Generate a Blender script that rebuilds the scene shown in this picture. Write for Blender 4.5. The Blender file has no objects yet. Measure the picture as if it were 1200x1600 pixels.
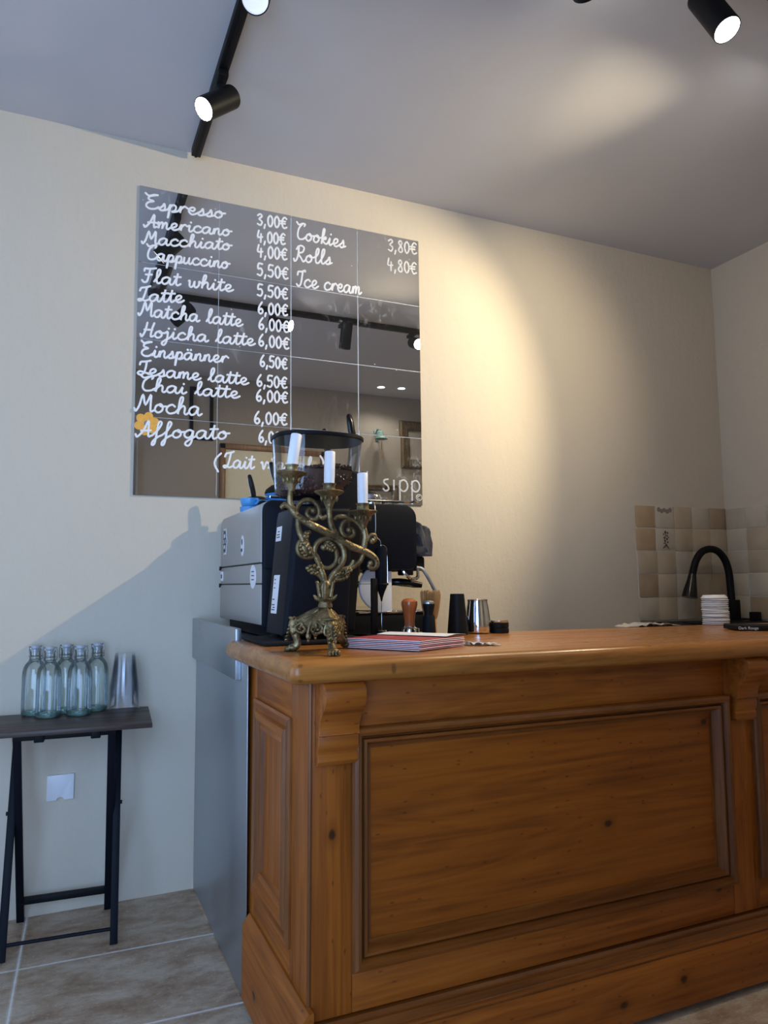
import bpy, bmesh, math, random
from mathutils import Vector, Matrix, Euler
from math import sin, cos, pi, radians, sqrt

random.seed(7)
scene = bpy.context.scene
COL = scene.collection

# ---------------------------------------------------------------- camera
cam_data = bpy.data.cameras.new('camera')
cam_data.sensor_fit = 'VERTICAL'
cam_data.sensor_height = 36.0
cam_data.sensor_width = 27.0
cam_data.lens = 25.636
cam_data.clip_start = 0.02
cam = bpy.data.objects.new('camera', cam_data)
COL.objects.link(cam)
ROT = Matrix(((0.914063, -0.030173, -0.404448), (-0.40544, -0.093379, -0.90934), (-0.010329, 0.995173, -0.097588)))
cam.matrix_world = Matrix.Translation((0, -2.7278, 1.06)) @ ROT.to_4x4()
scene.camera = cam

# ---------------------------------------------------------------- exposure and light settings
vs = scene.view_settings
vs.view_transform = 'Standard'
vs.look = 'None'
vs.exposure = 0.14
vs.gamma = 1.0
vs.use_curve_mapping = False
DAY_W = 34.0                       # daylight through the shop window on the left
DAY2_W = 76.0                     # daylight through the second window, behind the viewer
DAY_COL = (0.38, 0.59, 1.0)
LAMP_COL = (1.0, 0.84, 0.58)
LAMP_W = {'pool': 37.0, 'down': 30.0, 'side': 13.0, 'near': 26.0, 'added_flood': 118.0}
DOWN_W = 7.0
world = bpy.data.worlds.new('world')
scene.world = world
world.use_nodes = True
bg = world.node_tree.nodes['Background']
bg.inputs[0].default_value = (0.62, 0.76, 1.0, 1)
bg.inputs[1].default_value = 0.5

CEIL = 2.72
XL, XR, YF = -1.65, 3.15, -3.06

def area(name, loc, rot, sx, sy, watts, col):
    d = bpy.data.lights.new(name, 'AREA')
    d.shape = 'RECTANGLE'; d.size = sx; d.size_y = sy
    d.energy = watts; d.color = col
    o = bpy.data.objects.new(name, d); COL.objects.link(o)
    o.location = loc; o.rotation_euler = rot
    return o
# sky light entering the window opening in the left wall (it stands just outside the pane)
area('window_daylight', (XL - 0.14, -1.55, 1.35), (0, radians(-90), 0), 2.0, 2.3, DAY_W, DAY_COL)

area('window_daylight', (-0.72, YF - 0.14, 1.30), (radians(90), 0, 0), 1.6, 2.1, DAY2_W, DAY_COL)
try: scene.cycles.transparent_max_bounces = 64     # nested clear cups need many see-through layers
except Exception: pass

# ---------------------------------------------------------------- helpers
def link(o):
    COL.objects.link(o); return o

class MB:
    """collects shapes into one mesh"""
    def __init__(self):
        self.bm = bmesh.new(); self.mi = 0
    def _fin(self, faces, M=None, verts=None):
        for f in faces: f.material_index = self.mi
        if M is not None:
            bmesh.ops.transform(self.bm, matrix=M, verts=verts)
    def box(self, x0, x1, y0, y1, z0, z1, bev=0.0, M=None, seg=2):
        b = bmesh.new()
        bmesh.ops.create_cube(b, size=1.0)
        bmesh.ops.scale(b, vec=(x1 - x0, y1 - y0, z1 - z0), verts=b.verts)
        bmesh.ops.translate(b, vec=((x0 + x1) / 2, (y0 + y1) / 2, (z0 + z1) / 2), verts=b.verts)
        if bev > 0:
            bmesh.ops.bevel(b, geom=b.edges[:], offset=bev, segments=seg, affect='EDGES', profile=0.5)
        return self.add(b, M)
    def add(self, b, M=None):
        if M is not None: bmesh.ops.transform(b, matrix=M, verts=b.verts)
        me = bpy.data.meshes.new('tmp'); 
        for f in b.faces: f.material_index = self.mi
        b.to_mesh(me); b.free()
        self.bm.from_mesh(me); bpy.data.meshes.remove(me)
        return self
    def lathe(self, prof, c=(0, 0, 0), seg=24, M=None, ang=2 * pi):
        b = bmesh.new(); rings = []
        for r, z in prof:
            if r < 1e-6: rings.append([b.verts.new((0, 0, z))])
            else: rings.append([b.verts.new((r * cos(2 * pi * i / seg), r * sin(2 * pi * i / seg), z)) for i in range(seg)])
        for a, d in zip(rings, rings[1:]):
            if len(a) == 1 and len(d) == 1: continue
            for i in range(seg):
                j = (i + 1) % seg
                if len(a) == 1: b.faces.new((a[0], d[j], d[i]))
                elif len(d) == 1: b.faces.new((a[i], a[j], d[0]))
                else: b.faces.new((a[i], a[j], d[j], d[i]))
        bmesh.ops.recalc_face_normals(b, faces=b.faces)
        T = Matrix.Translation(c)
        return self.add(b, T if M is None else M @ T)
    def tube(self, pts, r, seg=8, M=None, flat=None, smooth=0, taper=None):
        """round bar along points; flat=(axis, factor) squashes about the path in that axis"""
        pts = [Vector(p) for p in pts]
        if smooth: pts = spline(pts, smooth)
        n = len(pts)
        rs = r if isinstance(r, (list, tuple)) else [r] * n
        if len(rs) != n:
            rs = [rs[0] + (rs[-1] - rs[0]) * k / (n - 1) for k in range(n)] if len(rs) == 2 else [interp(rs, k / (n - 1)) for k in range(n)]
        b = bmesh.new(); rings = []
        tan = []
        for i in range(n):
            t = pts[min(i + 1, n - 1)] - pts[max(i - 1, 0)]
            tan.append(t.normalized() if t.length > 1e-9 else Vector((0, 0, 1)))
        up = Vector((0, 1, 0)) if abs(tan[0].y) < 0.9 else Vector((1, 0, 0))
        nrm = (up - tan[0] * up.dot(tan[0])).normalized()
        for i in range(n):
            if i:
                nrm = nrm - tan[i] * nrm.dot(tan[i])
                nrm = nrm.normalized() if nrm.length > 1e-6 else Vector((1, 0, 0))
            bi = tan[i].cross(nrm)
            ring = []
            for k in range(seg):
                a = 2 * pi * k / seg
                off = nrm * (cos(a) * rs[i]) + bi * (sin(a) * rs[i])
                if flat: off[flat[0]] *= flat[1]
                ring.append(b.verts.new(pts[i] + off))
            rings.append(ring)
        for a, d in zip(rings, rings[1:]):
            for k in range(seg):
                j = (k + 1) % seg
                b.faces.new((a[k], a[j], d[j], d[k]))
        b.faces.new(rings[0]); b.faces.new(rings[-1])
        bmesh.ops.recalc_face_normals(b, faces=b.faces)
        return self.add(b, M)
    def ell(self, c, r, rot=(0, 0, 0), sub=2, M=None):
        b = bmesh.new()
        bmesh.ops.create_icosphere(b, subdivisions=sub, radius=1.0)
        T = Matrix.Translation(c) @ Euler(rot).to_matrix().to_4x4() @ Matrix.Diagonal((r[0], r[1], r[2], 1))
        bmesh.ops.transform(b, matrix=T, verts=b.verts)
        return self.add(b, M)
    def prism(self, poly, axis, a0, a1, bev=0.0, M=None, seg=2):
        """polygon in the plane of the two other axes, extruded along axis"""
        o = [i for i in range(3) if i != axis]
        b = bmesh.new()
        def mk(p, a):
            v = [0, 0, 0]; v[o[0]] = p[0]; v[o[1]] = p[1]; v[axis] = a
            return b.verts.new(v)
        A = [mk(p, a0) for p in poly]; B = [mk(p, a1) for p in poly]
        n = len(poly)
        fa = b.faces.new(A); fb = b.faces.new(B)
        for i in range(n):
            j = (i + 1) % n
            b.faces.new((A[i], A[j], B[j], B[i]))
        bmesh.ops.recalc_face_normals(b, faces=b.faces)
        if bev > 0:
            es = list(set(fa.edges[:]) | set(fb.edges[:]))
            bmesh.ops.bevel(b, geom=es, offset=bev, segments=seg, affect='EDGES', profile=0.5)
        return self.add(b, M)
    def frame(self, x0, x1, z0, z1, prof, fn):
        """mitred rectangular moulding: prof = [(inset, out)], fn(x, z, out) -> point"""
        b = bmesh.new(); loops = []
        for d, o in prof:
            loops.append([b.verts.new(fn(x, z, o)) for x, z in ((x0 + d, z0 + d), (x1 - d, z0 + d), (x1 - d, z1 - d), (x0 + d, z1 - d))])
        for a, c in zip(loops, loops[1:]):
            for i in range(4):
                j = (i + 1) % 4
                b.faces.new((a[i], a[j], c[j], c[i]))
        bmesh.ops.recalc_face_normals(b, faces=b.faces)
        return self.add(b)
    def sheet(self, fn, nu, nv, th=0.0):
        b = bmesh.new()
        g = [[b.verts.new(fn(i / nu, j / nv)) for j in range(nv + 1)] for i in range(nu + 1)]
        for i in range(nu):
            for j in range(nv):
                b.faces.new((g[i][j], g[i + 1][j], g[i + 1][j + 1], g[i][j + 1]))
        bmesh.ops.recalc_face_normals(b, faces=b.faces)
        if th: bmesh.ops.solidify(b, geom=b.faces[:], thickness=th)
        return self.add(b)

def interp(rs, t):
    f = t * (len(rs) - 1); i = min(int(f), len(rs) - 2)
    return rs[i] + (rs[i + 1] - rs[i]) * (f - i)

def spline(pts, k):
    """Catmull-Rom through the points"""
    P = [Vector(p) for p in pts]
    if len(P) < 3: return P
    Q = [P[0] * 2 - P[1]] + P + [P[-1] * 2 - P[-2]]
    out = []
    for i in range(1, len(Q) - 2):
        a, b, c, d = Q[i - 1], Q[i], Q[i + 1], Q[i + 2]
        for s in range(k):
            t = s / k
            out.append(0.5 * ((2 * b) + (c - a) * t + (2 * a - 5 * b + 4 * c - d) * t * t + (3 * b - a - 3 * c + d) * t ** 3))
    out.append(P[-1])
    return out

MATS_OF = {}
def thing(name, label, cat, loc=(0, 0, 0), rot=(0, 0, 0), group=None):
    o = bpy.data.objects.new(name, None); link(o)
    o.empty_display_size = 0.05
    o.location = loc; o.rotation_euler = rot
    o['label'] = label; o['category'] = cat
    if group: o['group'] = group
    MATS_OF[o.name] = Matrix.Translation(loc) @ Euler(rot).to_matrix().to_4x4()
    return o

def part(name, mb, mats, parent=None, world=True, ang=35, label=None):
    me = bpy.data.meshes.new(name)
    if parent is not None and world:
        bmesh.ops.transform(mb.bm, matrix=MATS_OF[parent.name].inverted(), verts=mb.bm.verts)
    mb.bm.to_mesh(me); mb.bm.free()
    for m in (mats if isinstance(mats, (list, tuple)) else [mats]): me.materials.append(m)
    if ang:
        for p in me.polygons: p.use_smooth = True
        me.set_sharp_from_angle(angle=radians(ang))
    o = bpy.data.objects.new(name, me); link(o)
    if parent is not None:
        o.parent = parent
        MATS_OF[o.name] = MATS_OF[parent.name].copy()
    if label: o['label'] = label
    return o

def solo(name, mb, mats, label=None, cat=None, group=None, kind=None, ang=35, origin=None):
    """a thing that is one mesh; vertices in world coordinates, origin at its base"""
    vs_ = mb.bm.verts
    if origin is None:
        xs = [v.co.x for v in vs_]; ys = [v.co.y for v in vs_]; zs = [v.co.z for v in vs_]
        origin = ((min(xs) + max(xs)) / 2, (min(ys) + max(ys)) / 2, min(zs))
    bmesh.ops.translate(mb.bm, vec=-Vector(origin), verts=vs_)
    o = part(name, mb, mats, None, ang=ang)
    o.location = origin
    MATS_OF[o.name] = Matrix.Translation(origin)
    if label: o['label'] = label
    if cat: o['category'] = cat
    if group: o['group'] = group
    if kind: o['kind'] = kind
    return o

def struct(name, mb, mats, ang=35):
    return solo(name, mb, mats, kind='structure', ang=ang, origin=(0, 0, 0))

def dup(root, loc=None, rotz=None, label=None):
    r = root.copy(); link(r)
    if loc is not None: r.location = loc
    if rotz is not None: r.rotation_euler.z = rotz
    if label: r['label'] = label
    for ch in list(root.children):
        c = ch.copy(); link(c); c.parent = r
        for g in list(ch.children):
            d = g.copy(); link(d); d.parent = c
    return r

# ---------------------------------------------------------------- materials
def newmat(name):
    m = bpy.data.materials.new(name); m.use_nodes = True
    nt = m.node_tree
    return m, nt, nt.nodes, nt.links, nt.nodes['Principled BSDF']

def bump(nt, bsdf, height, strength, dist=0.01):
    b = nt.nodes.new('ShaderNodeBump'); b.inputs['Strength'].default_value = strength
    b.inputs['Distance'].default_value = dist
    nt.links.new(height, b.inputs['Height']); nt.links.new(b.outputs[0], bsdf.inputs['Normal'])
    return b

def texco(nt, scale=(1, 1, 1), out='Object'):
    t = nt.nodes.new('ShaderNodeTexCoord'); mp = nt.nodes.new('ShaderNodeMapping')
    mp.inputs['Scale'].default_value = scale
    nt.links.new(t.outputs[out], mp.inputs[0])
    return mp.outputs[0]

def noise(nt, vec, scale, detail=4, rough=0.55, dist=0.0):
    n = nt.nodes.new('ShaderNodeTexNoise')
    n.inputs['Scale'].default_value = scale; n.inputs['Detail'].default_value = detail
    n.inputs['Roughness'].default_value = rough; n.inputs['Distortion'].default_value = dist
    nt.links.new(vec, n.inputs['Vector'])
    return n.outputs['Fac']

def ramp(nt, fac, stops):
    r = nt.nodes.new('ShaderNodeValToRGB')
    e = r.color_ramp.elements
    while len(e) < len(stops): e.new(0.5)
    for k, (p, c) in enumerate(stops):
        e[k].position = p; e[k].color = (c[0], c[1], c[2], 1) if not isinstance(c, (int, float)) else (c, c, c, 1)
    nt.links.new(fac, r.inputs[0])
    return r.outputs[0]

def mix(nt, fac, a, b, mode='MIX'):
    m = nt.nodes.new('ShaderNodeMix'); m.data_type = 'RGBA'; m.blend_type = mode
    for sock, v in ((m.inputs[0], fac), (m.inputs[6], a), (m.inputs[7], b)):
        if hasattr(v, 'links'): nt.links.new(v, sock)
        elif isinstance(v, (int, float)): sock.default_value = v
        else: sock.default_value = (v[0], v[1], v[2], 1)
    return m.outputs[2]

def math_(nt, op, a, b=None, c=None):
    m = nt.nodes.new('ShaderNodeMath'); m.operation = op
    for i, v in enumerate((a, b, c)):
        if v is None: continue
        if hasattr(v, 'links'): nt.links.new(v, m.inputs[i])
        else: m.inputs[i].default_value = v
    return m.outputs[0]

def M_plain(name, col, rough=0.5, metal=0.0, var=0.06, scale=40, bmp=0.0, spec=0.5, coat=0.0):
    m, nt, N, L, b = newmat(name)
    v = texco(nt)
    n = noise(nt, v, scale, 4)
    lo = [max(0, c * (1 - var)) for c in col]; hi = [c * (1 + var) for c in col]
    L.new(ramp(nt, n, [(0.3, lo), (0.7, hi)]), b.inputs['Base Color'])
    b.inputs['Roughness'].default_value = rough; b.inputs['Metallic'].default_value = metal
    b.inputs['Specular IOR Level'].default_value = spec
    b.inputs['Coat Weight'].default_value = coat
    if bmp: bump(nt, b, n, bmp, 0.004)
    return m

def M_plaster(name, col, bmp=0.5):
    m, nt, N, L, b = newmat(name)
    v = texco(nt)
    big = noise(nt, v, 1.6, 4); fine = noise(nt, v, 55, 5, 0.6); mid = noise(nt, texco(nt, (1, 1, 0.45)), 14, 4)
    c = mix(nt, big, [x * 0.95 for x in col], [x * 1.04 for x in col])
    sp = ramp(nt, noise(nt, v, 22, 2), [(0.0, [x * 0.72 for x in col]), (0.24, col), (1, col)])
    c = mix(nt, 0.35, c, sp)
    L.new(c, b.inputs['Base Color'])
    b.inputs['Roughness'].default_value = 0.88
    h = math_(nt, 'ADD', math_(nt, 'MULTIPLY', fine, 0.4), math_(nt, 'MULTIPLY', mid, 1.0))
    bump(nt, b, h, bmp, 0.008)
    return m

def M_wood(name, axis, dark, mid, light, rough=0.38, scale=1.0, knots=True, coat=0.04, bmp=0.14, plane=(0, 2)):
    """pine: grain runs along axis (0, 1, 2)"""
    m, nt, N, L, b = newmat(name)
    s = [26 * scale] * 3; s[axis] = 1.3 * scale
    s2 = [70 * scale] * 3; s2[axis] = 2.2 * scale
    s3 = [11.0 * scale] * 3; s3[axis] = 0.9 * scale
    g1 = noise(nt, texco(nt, s), 1.0, 5, 0.6, 0.6)
    g2 = noise(nt, texco(nt, s2), 1.0, 3, 0.6)
    g3 = noise(nt, texco(nt, s3), 1.0, 3, 0.5, 0.8)
    rings = math_(nt, 'PINGPONG', math_(nt, 'MULTIPLY', g3, 9.0), 0.5)
    f = math_(nt, 'ADD', math_(nt, 'MULTIPLY', g1, 0.45), math_(nt, 'ADD', math_(nt, 'MULTIPLY', g2, 0.38), math_(nt, 'MULTIPLY', rings, 0.16)))
    c = ramp(nt, f, [(0.25, dark), (0.47, mid), (0.72, light)])
    patch = noise(nt, texco(nt, (2.2, 2.2, 2.2)), 1.0, 4)
    c = mix(nt, ramp(nt, patch, [(0.3, 0.0), (0.75, 0.55)]), c, mix(nt, 0.5, c, dark))
    if knots:
        def cells(sc, sca):
            ks = [sc] * 3; ks[axis] = sca
            sp = N.new('ShaderNodeSeparateXYZ'); L.new(texco(nt, ks), sp.inputs[0])
            cb = N.new('ShaderNodeCombineXYZ')
            L.new(sp.outputs[plane[0]], cb.inputs[0]); L.new(sp.outputs[plane[1]], cb.inputs[1])
            vo = N.new('ShaderNodeTexVoronoi'); vo.voronoi_dimensions = '2D'; vo.inputs['Scale'].default_value = 1.0
            L.new(cb.outputs[0], vo.inputs['Vector'])
            wob = math_(nt, 'MULTIPLY', math_(nt, 'SUBTRACT', noise(nt, texco(nt, (40, 40, 40)), 1.0, 2), 0.5), 0.07)
            return math_(nt, 'ADD', vo.outputs['Distance'], wob), N_sep(nt, vo.outputs['Color'])
        d, r_ = cells(9.0, 6.0)
        near = ramp(nt, d, [(0.04, 1.0), (0.085, 0.0)]); halo = ramp(nt, d, [(0.05, 0.45), (0.22, 0.0)])
        sel = math_(nt, 'GREATER_THAN', r_, 0.80)
        c = mix(nt, math_(nt, 'MULTIPLY', halo, sel), c, dark)
        c = mix(nt, math_(nt, 'MULTIPLY', math_(nt, 'MULTIPLY', near, sel), 0.88), c, (0.03, 0.010, 0.004))
        d, r_ = cells(75.0, 30.0)
        nd = ramp(nt, d, [(0.10, 1.0), (0.20, 0.0)])
        sd = math_(nt, 'GREATER_THAN', r_, 0.93)
        c = mix(nt, math_(nt, 'MULTIPLY', math_(nt, 'MULTIPLY', nd, sd), 0.5), c, (0.035, 0.012, 0.005))
    L.new(c, b.inputs['Base Color'])
    rr = ramp(nt, g1, [(0.3, rough + 0.1), (0.7, rough - 0.05)])
    L.new(rr, b.inputs['Roughness'])
    b.inputs['Specular IOR Level'].default_value = 0.36; b.inputs['Coat Weight'].default_value = coat; b.inputs['Coat Roughness'].default_value = 0.25
    bump(nt, b, f, bmp, 0.004)
    return m

def N_sep(nt, colsock):
    s = nt.nodes.new('ShaderNodeSeparateColor'); nt.links.new(colsock, s.inputs[0])
    return s.outputs[0]

def M_emit(name, col, strength):
    m, nt, N, L, b = newmat(name)
    b.inputs['Base Color'].default_value = (0.8, 0.8, 0.8, 1)
    b.inputs['Emission Color'].default_value = (*col, 1); b.inputs['Emission Strength'].default_value = strength
    return m

def M_clear(name, tint, edge, gloss=0.06, rough=0.02, body=0.0, bodycol=(0.8, 0.85, 0.85), fres=0.9):
    """thin clear glass or plastic: see-through, tinted more at grazing edges, with a clear reflection"""
    m, nt, N, L, b = newmat(name)
    N.remove(b)
    out = [n for n in N if n.type == 'OUTPUT_MATERIAL'][0]
    lw = N.new('ShaderNodeLayerWeight'); lw.inputs['Blend'].default_value = 0.35
    tr = N.new('ShaderNodeBsdfTransparent')
    L.new(ramp(nt, lw.outputs['Facing'], [(0.25, tint), (0.95, edge)]), tr.inputs[0])
    gl = N.new('ShaderNodeBsdfGlossy'); gl.inputs['Roughness'].default_value = rough
    gl.inputs['Color'].default_value = (0.95, 0.97, 1, 1)
    fr = N.new('ShaderNodeFresnel'); fr.inputs['IOR'].default_value = 1.45
    fac = math_(nt, 'ADD', math_(nt, 'MULTIPLY', fr.outputs[0], fres), gloss)
    mx = N.new('ShaderNodeMixShader'); L.new(fac, mx.inputs[0]); L.new(tr.outputs[0], mx.inputs[1]); L.new(gl.outputs[0], mx.inputs[2])
    last = mx
    if body:
        df = N.new('ShaderNodeBsdfDiffuse'); df.inputs[0].default_value = (*bodycol, 1)
        m2 = N.new('ShaderNodeMixShader'); m2.inputs[0].default_value = body
        L.new(mx.outputs[0], m2.inputs[1]); L.new(df.outputs[0], m2.inputs[2]); last = m2
    L.new(last.outputs[0], out.inputs[0])
    return m

def M_mirror(name):
    m, nt, N, L, b = newmat(name)
    N.remove(b)
    out = [n for n in N if n.type == 'OUTPUT_MATERIAL'][0]
    gl = N.new('ShaderNodeBsdfGlossy'); gl.inputs['Roughness'].default_value = 0.0
    gl.inputs['Color'].default_value = (0.74, 0.745, 0.75, 1)
    df = N.new('ShaderNodeBsdfDiffuse'); df.inputs[0].default_value = (0.75, 0.76, 0.76, 1)
    v = texco(nt, (1, 1, 1))
    # chalk smears left by wiping, and a few white flecks
    zone = ramp(nt, noise(nt, v, 3.2, 2), [(0.56, 0.0), (0.68, 1.0)])
    smear = ramp(nt, noise(nt, texco(nt, (1, 1, 0.6)), 30, 6, 0.7, 0.6), [(0.52, 0.0), (0.75, 0.5)])
    vo = N.new('ShaderNodeTexVoronoi'); vo.inputs['Scale'].default_value = 30
    L.new(v, vo.inputs['Vector'])
    fl = math_(nt, 'MULTIPLY', ramp(nt, vo.outputs['Distance'], [(0.05, 0.8), (0.09, 0.0)]), math_(nt, 'GREATER_THAN', N_sep(nt, vo.outputs['Color']), 0.93))
    fac = math_(nt, 'ADD', math_(nt, 'MULTIPLY', zone, smear), fl)
    fac = math_(nt, 'ADD', fac, 0.015)
    mx = N.new('ShaderNodeMixShader'); L.new(fac, mx.inputs[0]); L.new(gl.outputs[0], mx.inputs[1]); L.new(df.outputs[0], mx.inputs[2])
    L.new(mx.outputs[0], out.inputs[0])
    return m

def M_travertine(name):
    m, nt, N, L, b = newmat(name)
    v = texco(nt)
    rot = N.new('ShaderNodeMapping'); rot.inputs['Rotation'].default_value = (0, 0, radians(2.0))
    rot.inputs['Location'].default_value = (0.062, 0.352, 0)
    L.new(v, rot.inputs[0])
    sp = N.new('ShaderNodeSeparateXYZ'); L.new(rot.outputs[0], sp.inputs[0])
    fx = math_(nt, 'DIVIDE', sp.outputs[0], 0.62); fy = math_(nt, 'DIVIDE', sp.outputs[1], 0.405)
    dx = math_(nt, 'MULTIPLY', math_(nt, 'ABSOLUTE', math_(nt, 'SUBTRACT', math_(nt, 'FRACT', math_(nt, 'ADD', fx, 0.5)), 0.5)), 0.62)
    dy = math_(nt, 'MULTIPLY', math_(nt, 'ABSOLUTE', math_(nt, 'SUBTRACT', math_(nt, 'FRACT', math_(nt, 'ADD', fy, 0.5)), 0.5)), 0.405)
    wob = math_(nt, 'MULTIPLY', math_(nt, 'SUBTRACT', noise(nt, v, 60, 2), 0.5), 0.004)
    d = math_(nt, 'ADD', math_(nt, 'MINIMUM', dx, dy), wob)
    grout = ramp(nt, d, [(0.0025, 1.0), (0.0045, 0.0)])
    wn = N.new('ShaderNodeTexWhiteNoise'); wn.noise_dimensions = '2D'
    cm = N.new('ShaderNodeCombineXYZ')
    L.new(math_(nt, 'FLOOR', fx), cm.inputs[0]); L.new(math_(nt, 'FLOOR', fy), cm.inputs[1])
    L.new(cm.outputs[0], wn.inputs['Vector'])
    n1 = noise(nt, texco(nt, (1.0, 2.0, 1)), 5, 7, 0.62, 0.4); n2 = noise(nt, texco(nt, (1, 1.8, 1)), 24, 6, 0.7)
    f = math_(nt, 'ADD', math_(nt, 'MULTIPLY', n1, 0.65), math_(nt, 'MULTIPLY', n2, 0.35))
    c = ramp(nt, f, [(0.34, (0.20, 0.125, 0.075)), (0.46, (0.38, 0.275, 0.185)), (0.54, (0.47, 0.385, 0.285)), (0.66, (0.62, 0.55, 0.45))])
    c = mix(nt, math_(nt, 'MULTIPLY', wn.outputs['Value'], 0.5), c, mix(nt, 1.0, c, (0.78, 0.6, 0.48), 'MULTIPLY'))
    pits = ramp(nt, noise(nt, texco(nt, (1, 2.2, 1)), 70, 3), [(0.30, 1.0), (0.37, 0.0)])
    c = mix(nt, math_(nt, 'MULTIPLY', pits, 0.6), c, (0.10, 0.07, 0.05))
    flk = ramp(nt, noise(nt, texco(nt, (1, 2.6, 1)), 95, 2), [(0.64, 0.0), (0.69, 0.8)])
    c = mix(nt, flk, c, (0.62, 0.58, 0.5))
    c = mix(nt, grout, c, (0.80, 0.78, 0.73))
    L.new(c, b.inputs['Base Color'])
    L.new(ramp(nt, n2, [(0.3, 0.42), (0.7, 0.62)]), b.inputs['Roughness'])
    h = math_(nt, 'SUBTRACT', math_(nt, 'SUBTRACT', n2, math_(nt, 'MULTIPLY', pits, 0.5)), grout)
    bump(nt, b, h, 0.25, 0.004)
    return m

def M_steel(name, col, rough, axis=2):
    m, nt, N, L, b = newmat(name)
    s = [90] * 3; s[axis] = 2
    n = noise(nt, texco(nt, s), 1.0, 3); g = noise(nt, texco(nt, (3, 3, 1.4)), 1.0, 5, 0.6, 0.8)
    L.new(mix(nt, g, [x * 0.78 for x in col], [x * 1.12 for x in col]), b.inputs['Base Color'])
    b.inputs['Metallic'].default_value = 0.9
    L.new(ramp(nt, g, [(0.3, rough - 0.06), (0.7, rough + 0.1)]), b.inputs['Roughness'])
    bump(nt, b, n, 0.05, 0.002)
    return m

def M_brass(name):
    m, nt, N, L, b = newmat(name)
    g = noise(nt, texco(nt), 26, 5, 0.65); f = noise(nt, texco(nt), 150, 3)
    L.new(ramp(nt, g, [(0.3, (0.045, 0.034, 0.018)), (0.5, (0.19, 0.14, 0.066)), (0.72, (0.44, 0.35, 0.19))]), b.inputs['Base Color'])
    b.inputs['Metallic'].default_value = 0.85
    L.new(ramp(nt, g, [(0.3, 0.58), (0.75, 0.38)]), b.inputs['Roughness'])
    bump(nt, b, math_(nt, 'ADD', math_(nt, 'MULTIPLY', noise(nt, texco(nt), 75, 3, 0.5), 1.0), math_(nt, 'MULTIPLY', f, 0.3)), 0.5, 0.004)
    return m

def M_fabric(name, col):
    m, nt, N, L, b = newmat(name)
    n = noise(nt, texco(nt), 420, 2); g = noise(nt, texco(nt), 30, 3)
    L.new(mix(nt, math_(nt, 'MULTIPLY', math_(nt, 'ADD', n, g), 0.5), [x * 0.5 for x in col], [x * 1.6 for x in col]), b.inputs['Base Color'])
    b.inputs['Roughness'].default_value = 0.95; b.inputs['Sheen Weight'].default_value = 0.3
    bump(nt, b, n, 0.6, 0.002)
    return m

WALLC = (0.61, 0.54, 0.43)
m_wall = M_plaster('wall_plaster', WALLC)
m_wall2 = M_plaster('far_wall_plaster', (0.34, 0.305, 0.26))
m_ceil = M_plain('ceiling_paint', (0.60, 0.595, 0.61), 0.9, var=0.02, scale=3)
m_floor = M_travertine('travertine')
m_wx = M_wood('pine_grain_across', 0, (0.12, 0.029, 0.0035), (0.355, 0.100, 0.011), (0.50, 0.180, 0.026))
m_wy = M_wood('pine_grain_deep', 1, (0.12, 0.029, 0.0035), (0.355, 0.100, 0.011), (0.50, 0.180, 0.026), plane=(1, 2))
m_wz = M_wood('pine_grain_up', 2, (0.12, 0.029, 0.0035), (0.355, 0.100, 0.011), (0.50, 0.180, 0.026))
m_wpanel = M_wood('pine_panel', 0, (0.115, 0.027, 0.0025), (0.315, 0.084, 0.007), (0.42, 0.132, 0.014), scale=0.8, coat=0.06)
m_wmould = M_wood('pine_moulding', 0, (0.075, 0.021, 0.003), (0.23, 0.068, 0.010), (0.36, 0.13, 0.025), knots=False)
m_wmouldz = M_wood('pine_moulding_up', 2, (0.075, 0.022, 0.006), (0.20, 0.068, 0.016), (0.33, 0.14, 0.045), knots=False)
m_wtop = M_wood('pine_worktop', 0, (0.17, 0.055, 0.009), (0.42, 0.160, 0.030), (0.56, 0.250, 0.058), rough=0.27, coat=0.25, plane=(0, 1))
m_dkwood = M_wood('dark_walnut_board', 0, (0.022, 0.014, 0.011), (0.06, 0.038, 0.028), (0.11, 0.072, 0.052), knots=False, coat=0.0, rough=0.42, bmp=0.03)
m_frwood = M_wood('door_frame_wood', 2, (0.10, 0.045, 0.018), (0.22, 0.11, 0.045), (0.30, 0.16, 0.07), knots=False)
m_black = M_plain('black_powder_coat', (0.006, 0.006, 0.007), 0.5, var=0.1, spec=0.16)
m_blackgl = M_plain('black_gloss_plastic', (0.005, 0.005, 0.006), 0.2, var=0.05, spec=0.35)
m_navy = M_plain('dark_metal_paint', (0.005, 0.0065, 0.011), 0.52, var=0.06, scale=12, spec=0.12)
m_rubber = M_plain('black_rubber', (0.010, 0.010, 0.011), 0.8, spec=0.2, var=0.15, bmp=0.2, scale=200)
m_steel = M_steel('brushed_steel', (0.46, 0.50, 0.54), 0.40)
m_steel2 = M_steel('bench_edge_steel', (0.44, 0.47, 0.50), 0.32)
m_mach = M_plain('machine_panel_paint', (0.33, 0.305, 0.275), 0.36, metal=0.0, var=0.03, scale=5)
m_chrome = M_plain('polished_steel', (0.72, 0.72, 0.72), 0.09, metal=1.0, var=0.03)
m_wire = M_plain('dull_steel_wire', (0.22, 0.23, 0.25), 0.35, metal=0.9)
m_brass = M_brass('aged_brass')
m_wax = M_plain('white_wax', (0.80, 0.80, 0.82), 0.45, var=0.03)
m_white = M_plain('white_plastic', (0.76, 0.77, 0.79), 0.35, var=0.02)
m_ceramic = M_plain('grey_white_ceramic', (0.42, 0.44, 0.46), 0.3, var=0.05)
m_paper = M_plain('white_paper', (0.78, 0.78, 0.78), 0.7, var=0.04)
m_ink = M_plain('printed_ink', (0.05, 0.05, 0.06), 0.6)
m_chalk = M_plain('white_chalk_pen', (0.86, 0.87, 0.87), 0.75, var=0.04, scale=120)
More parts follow.
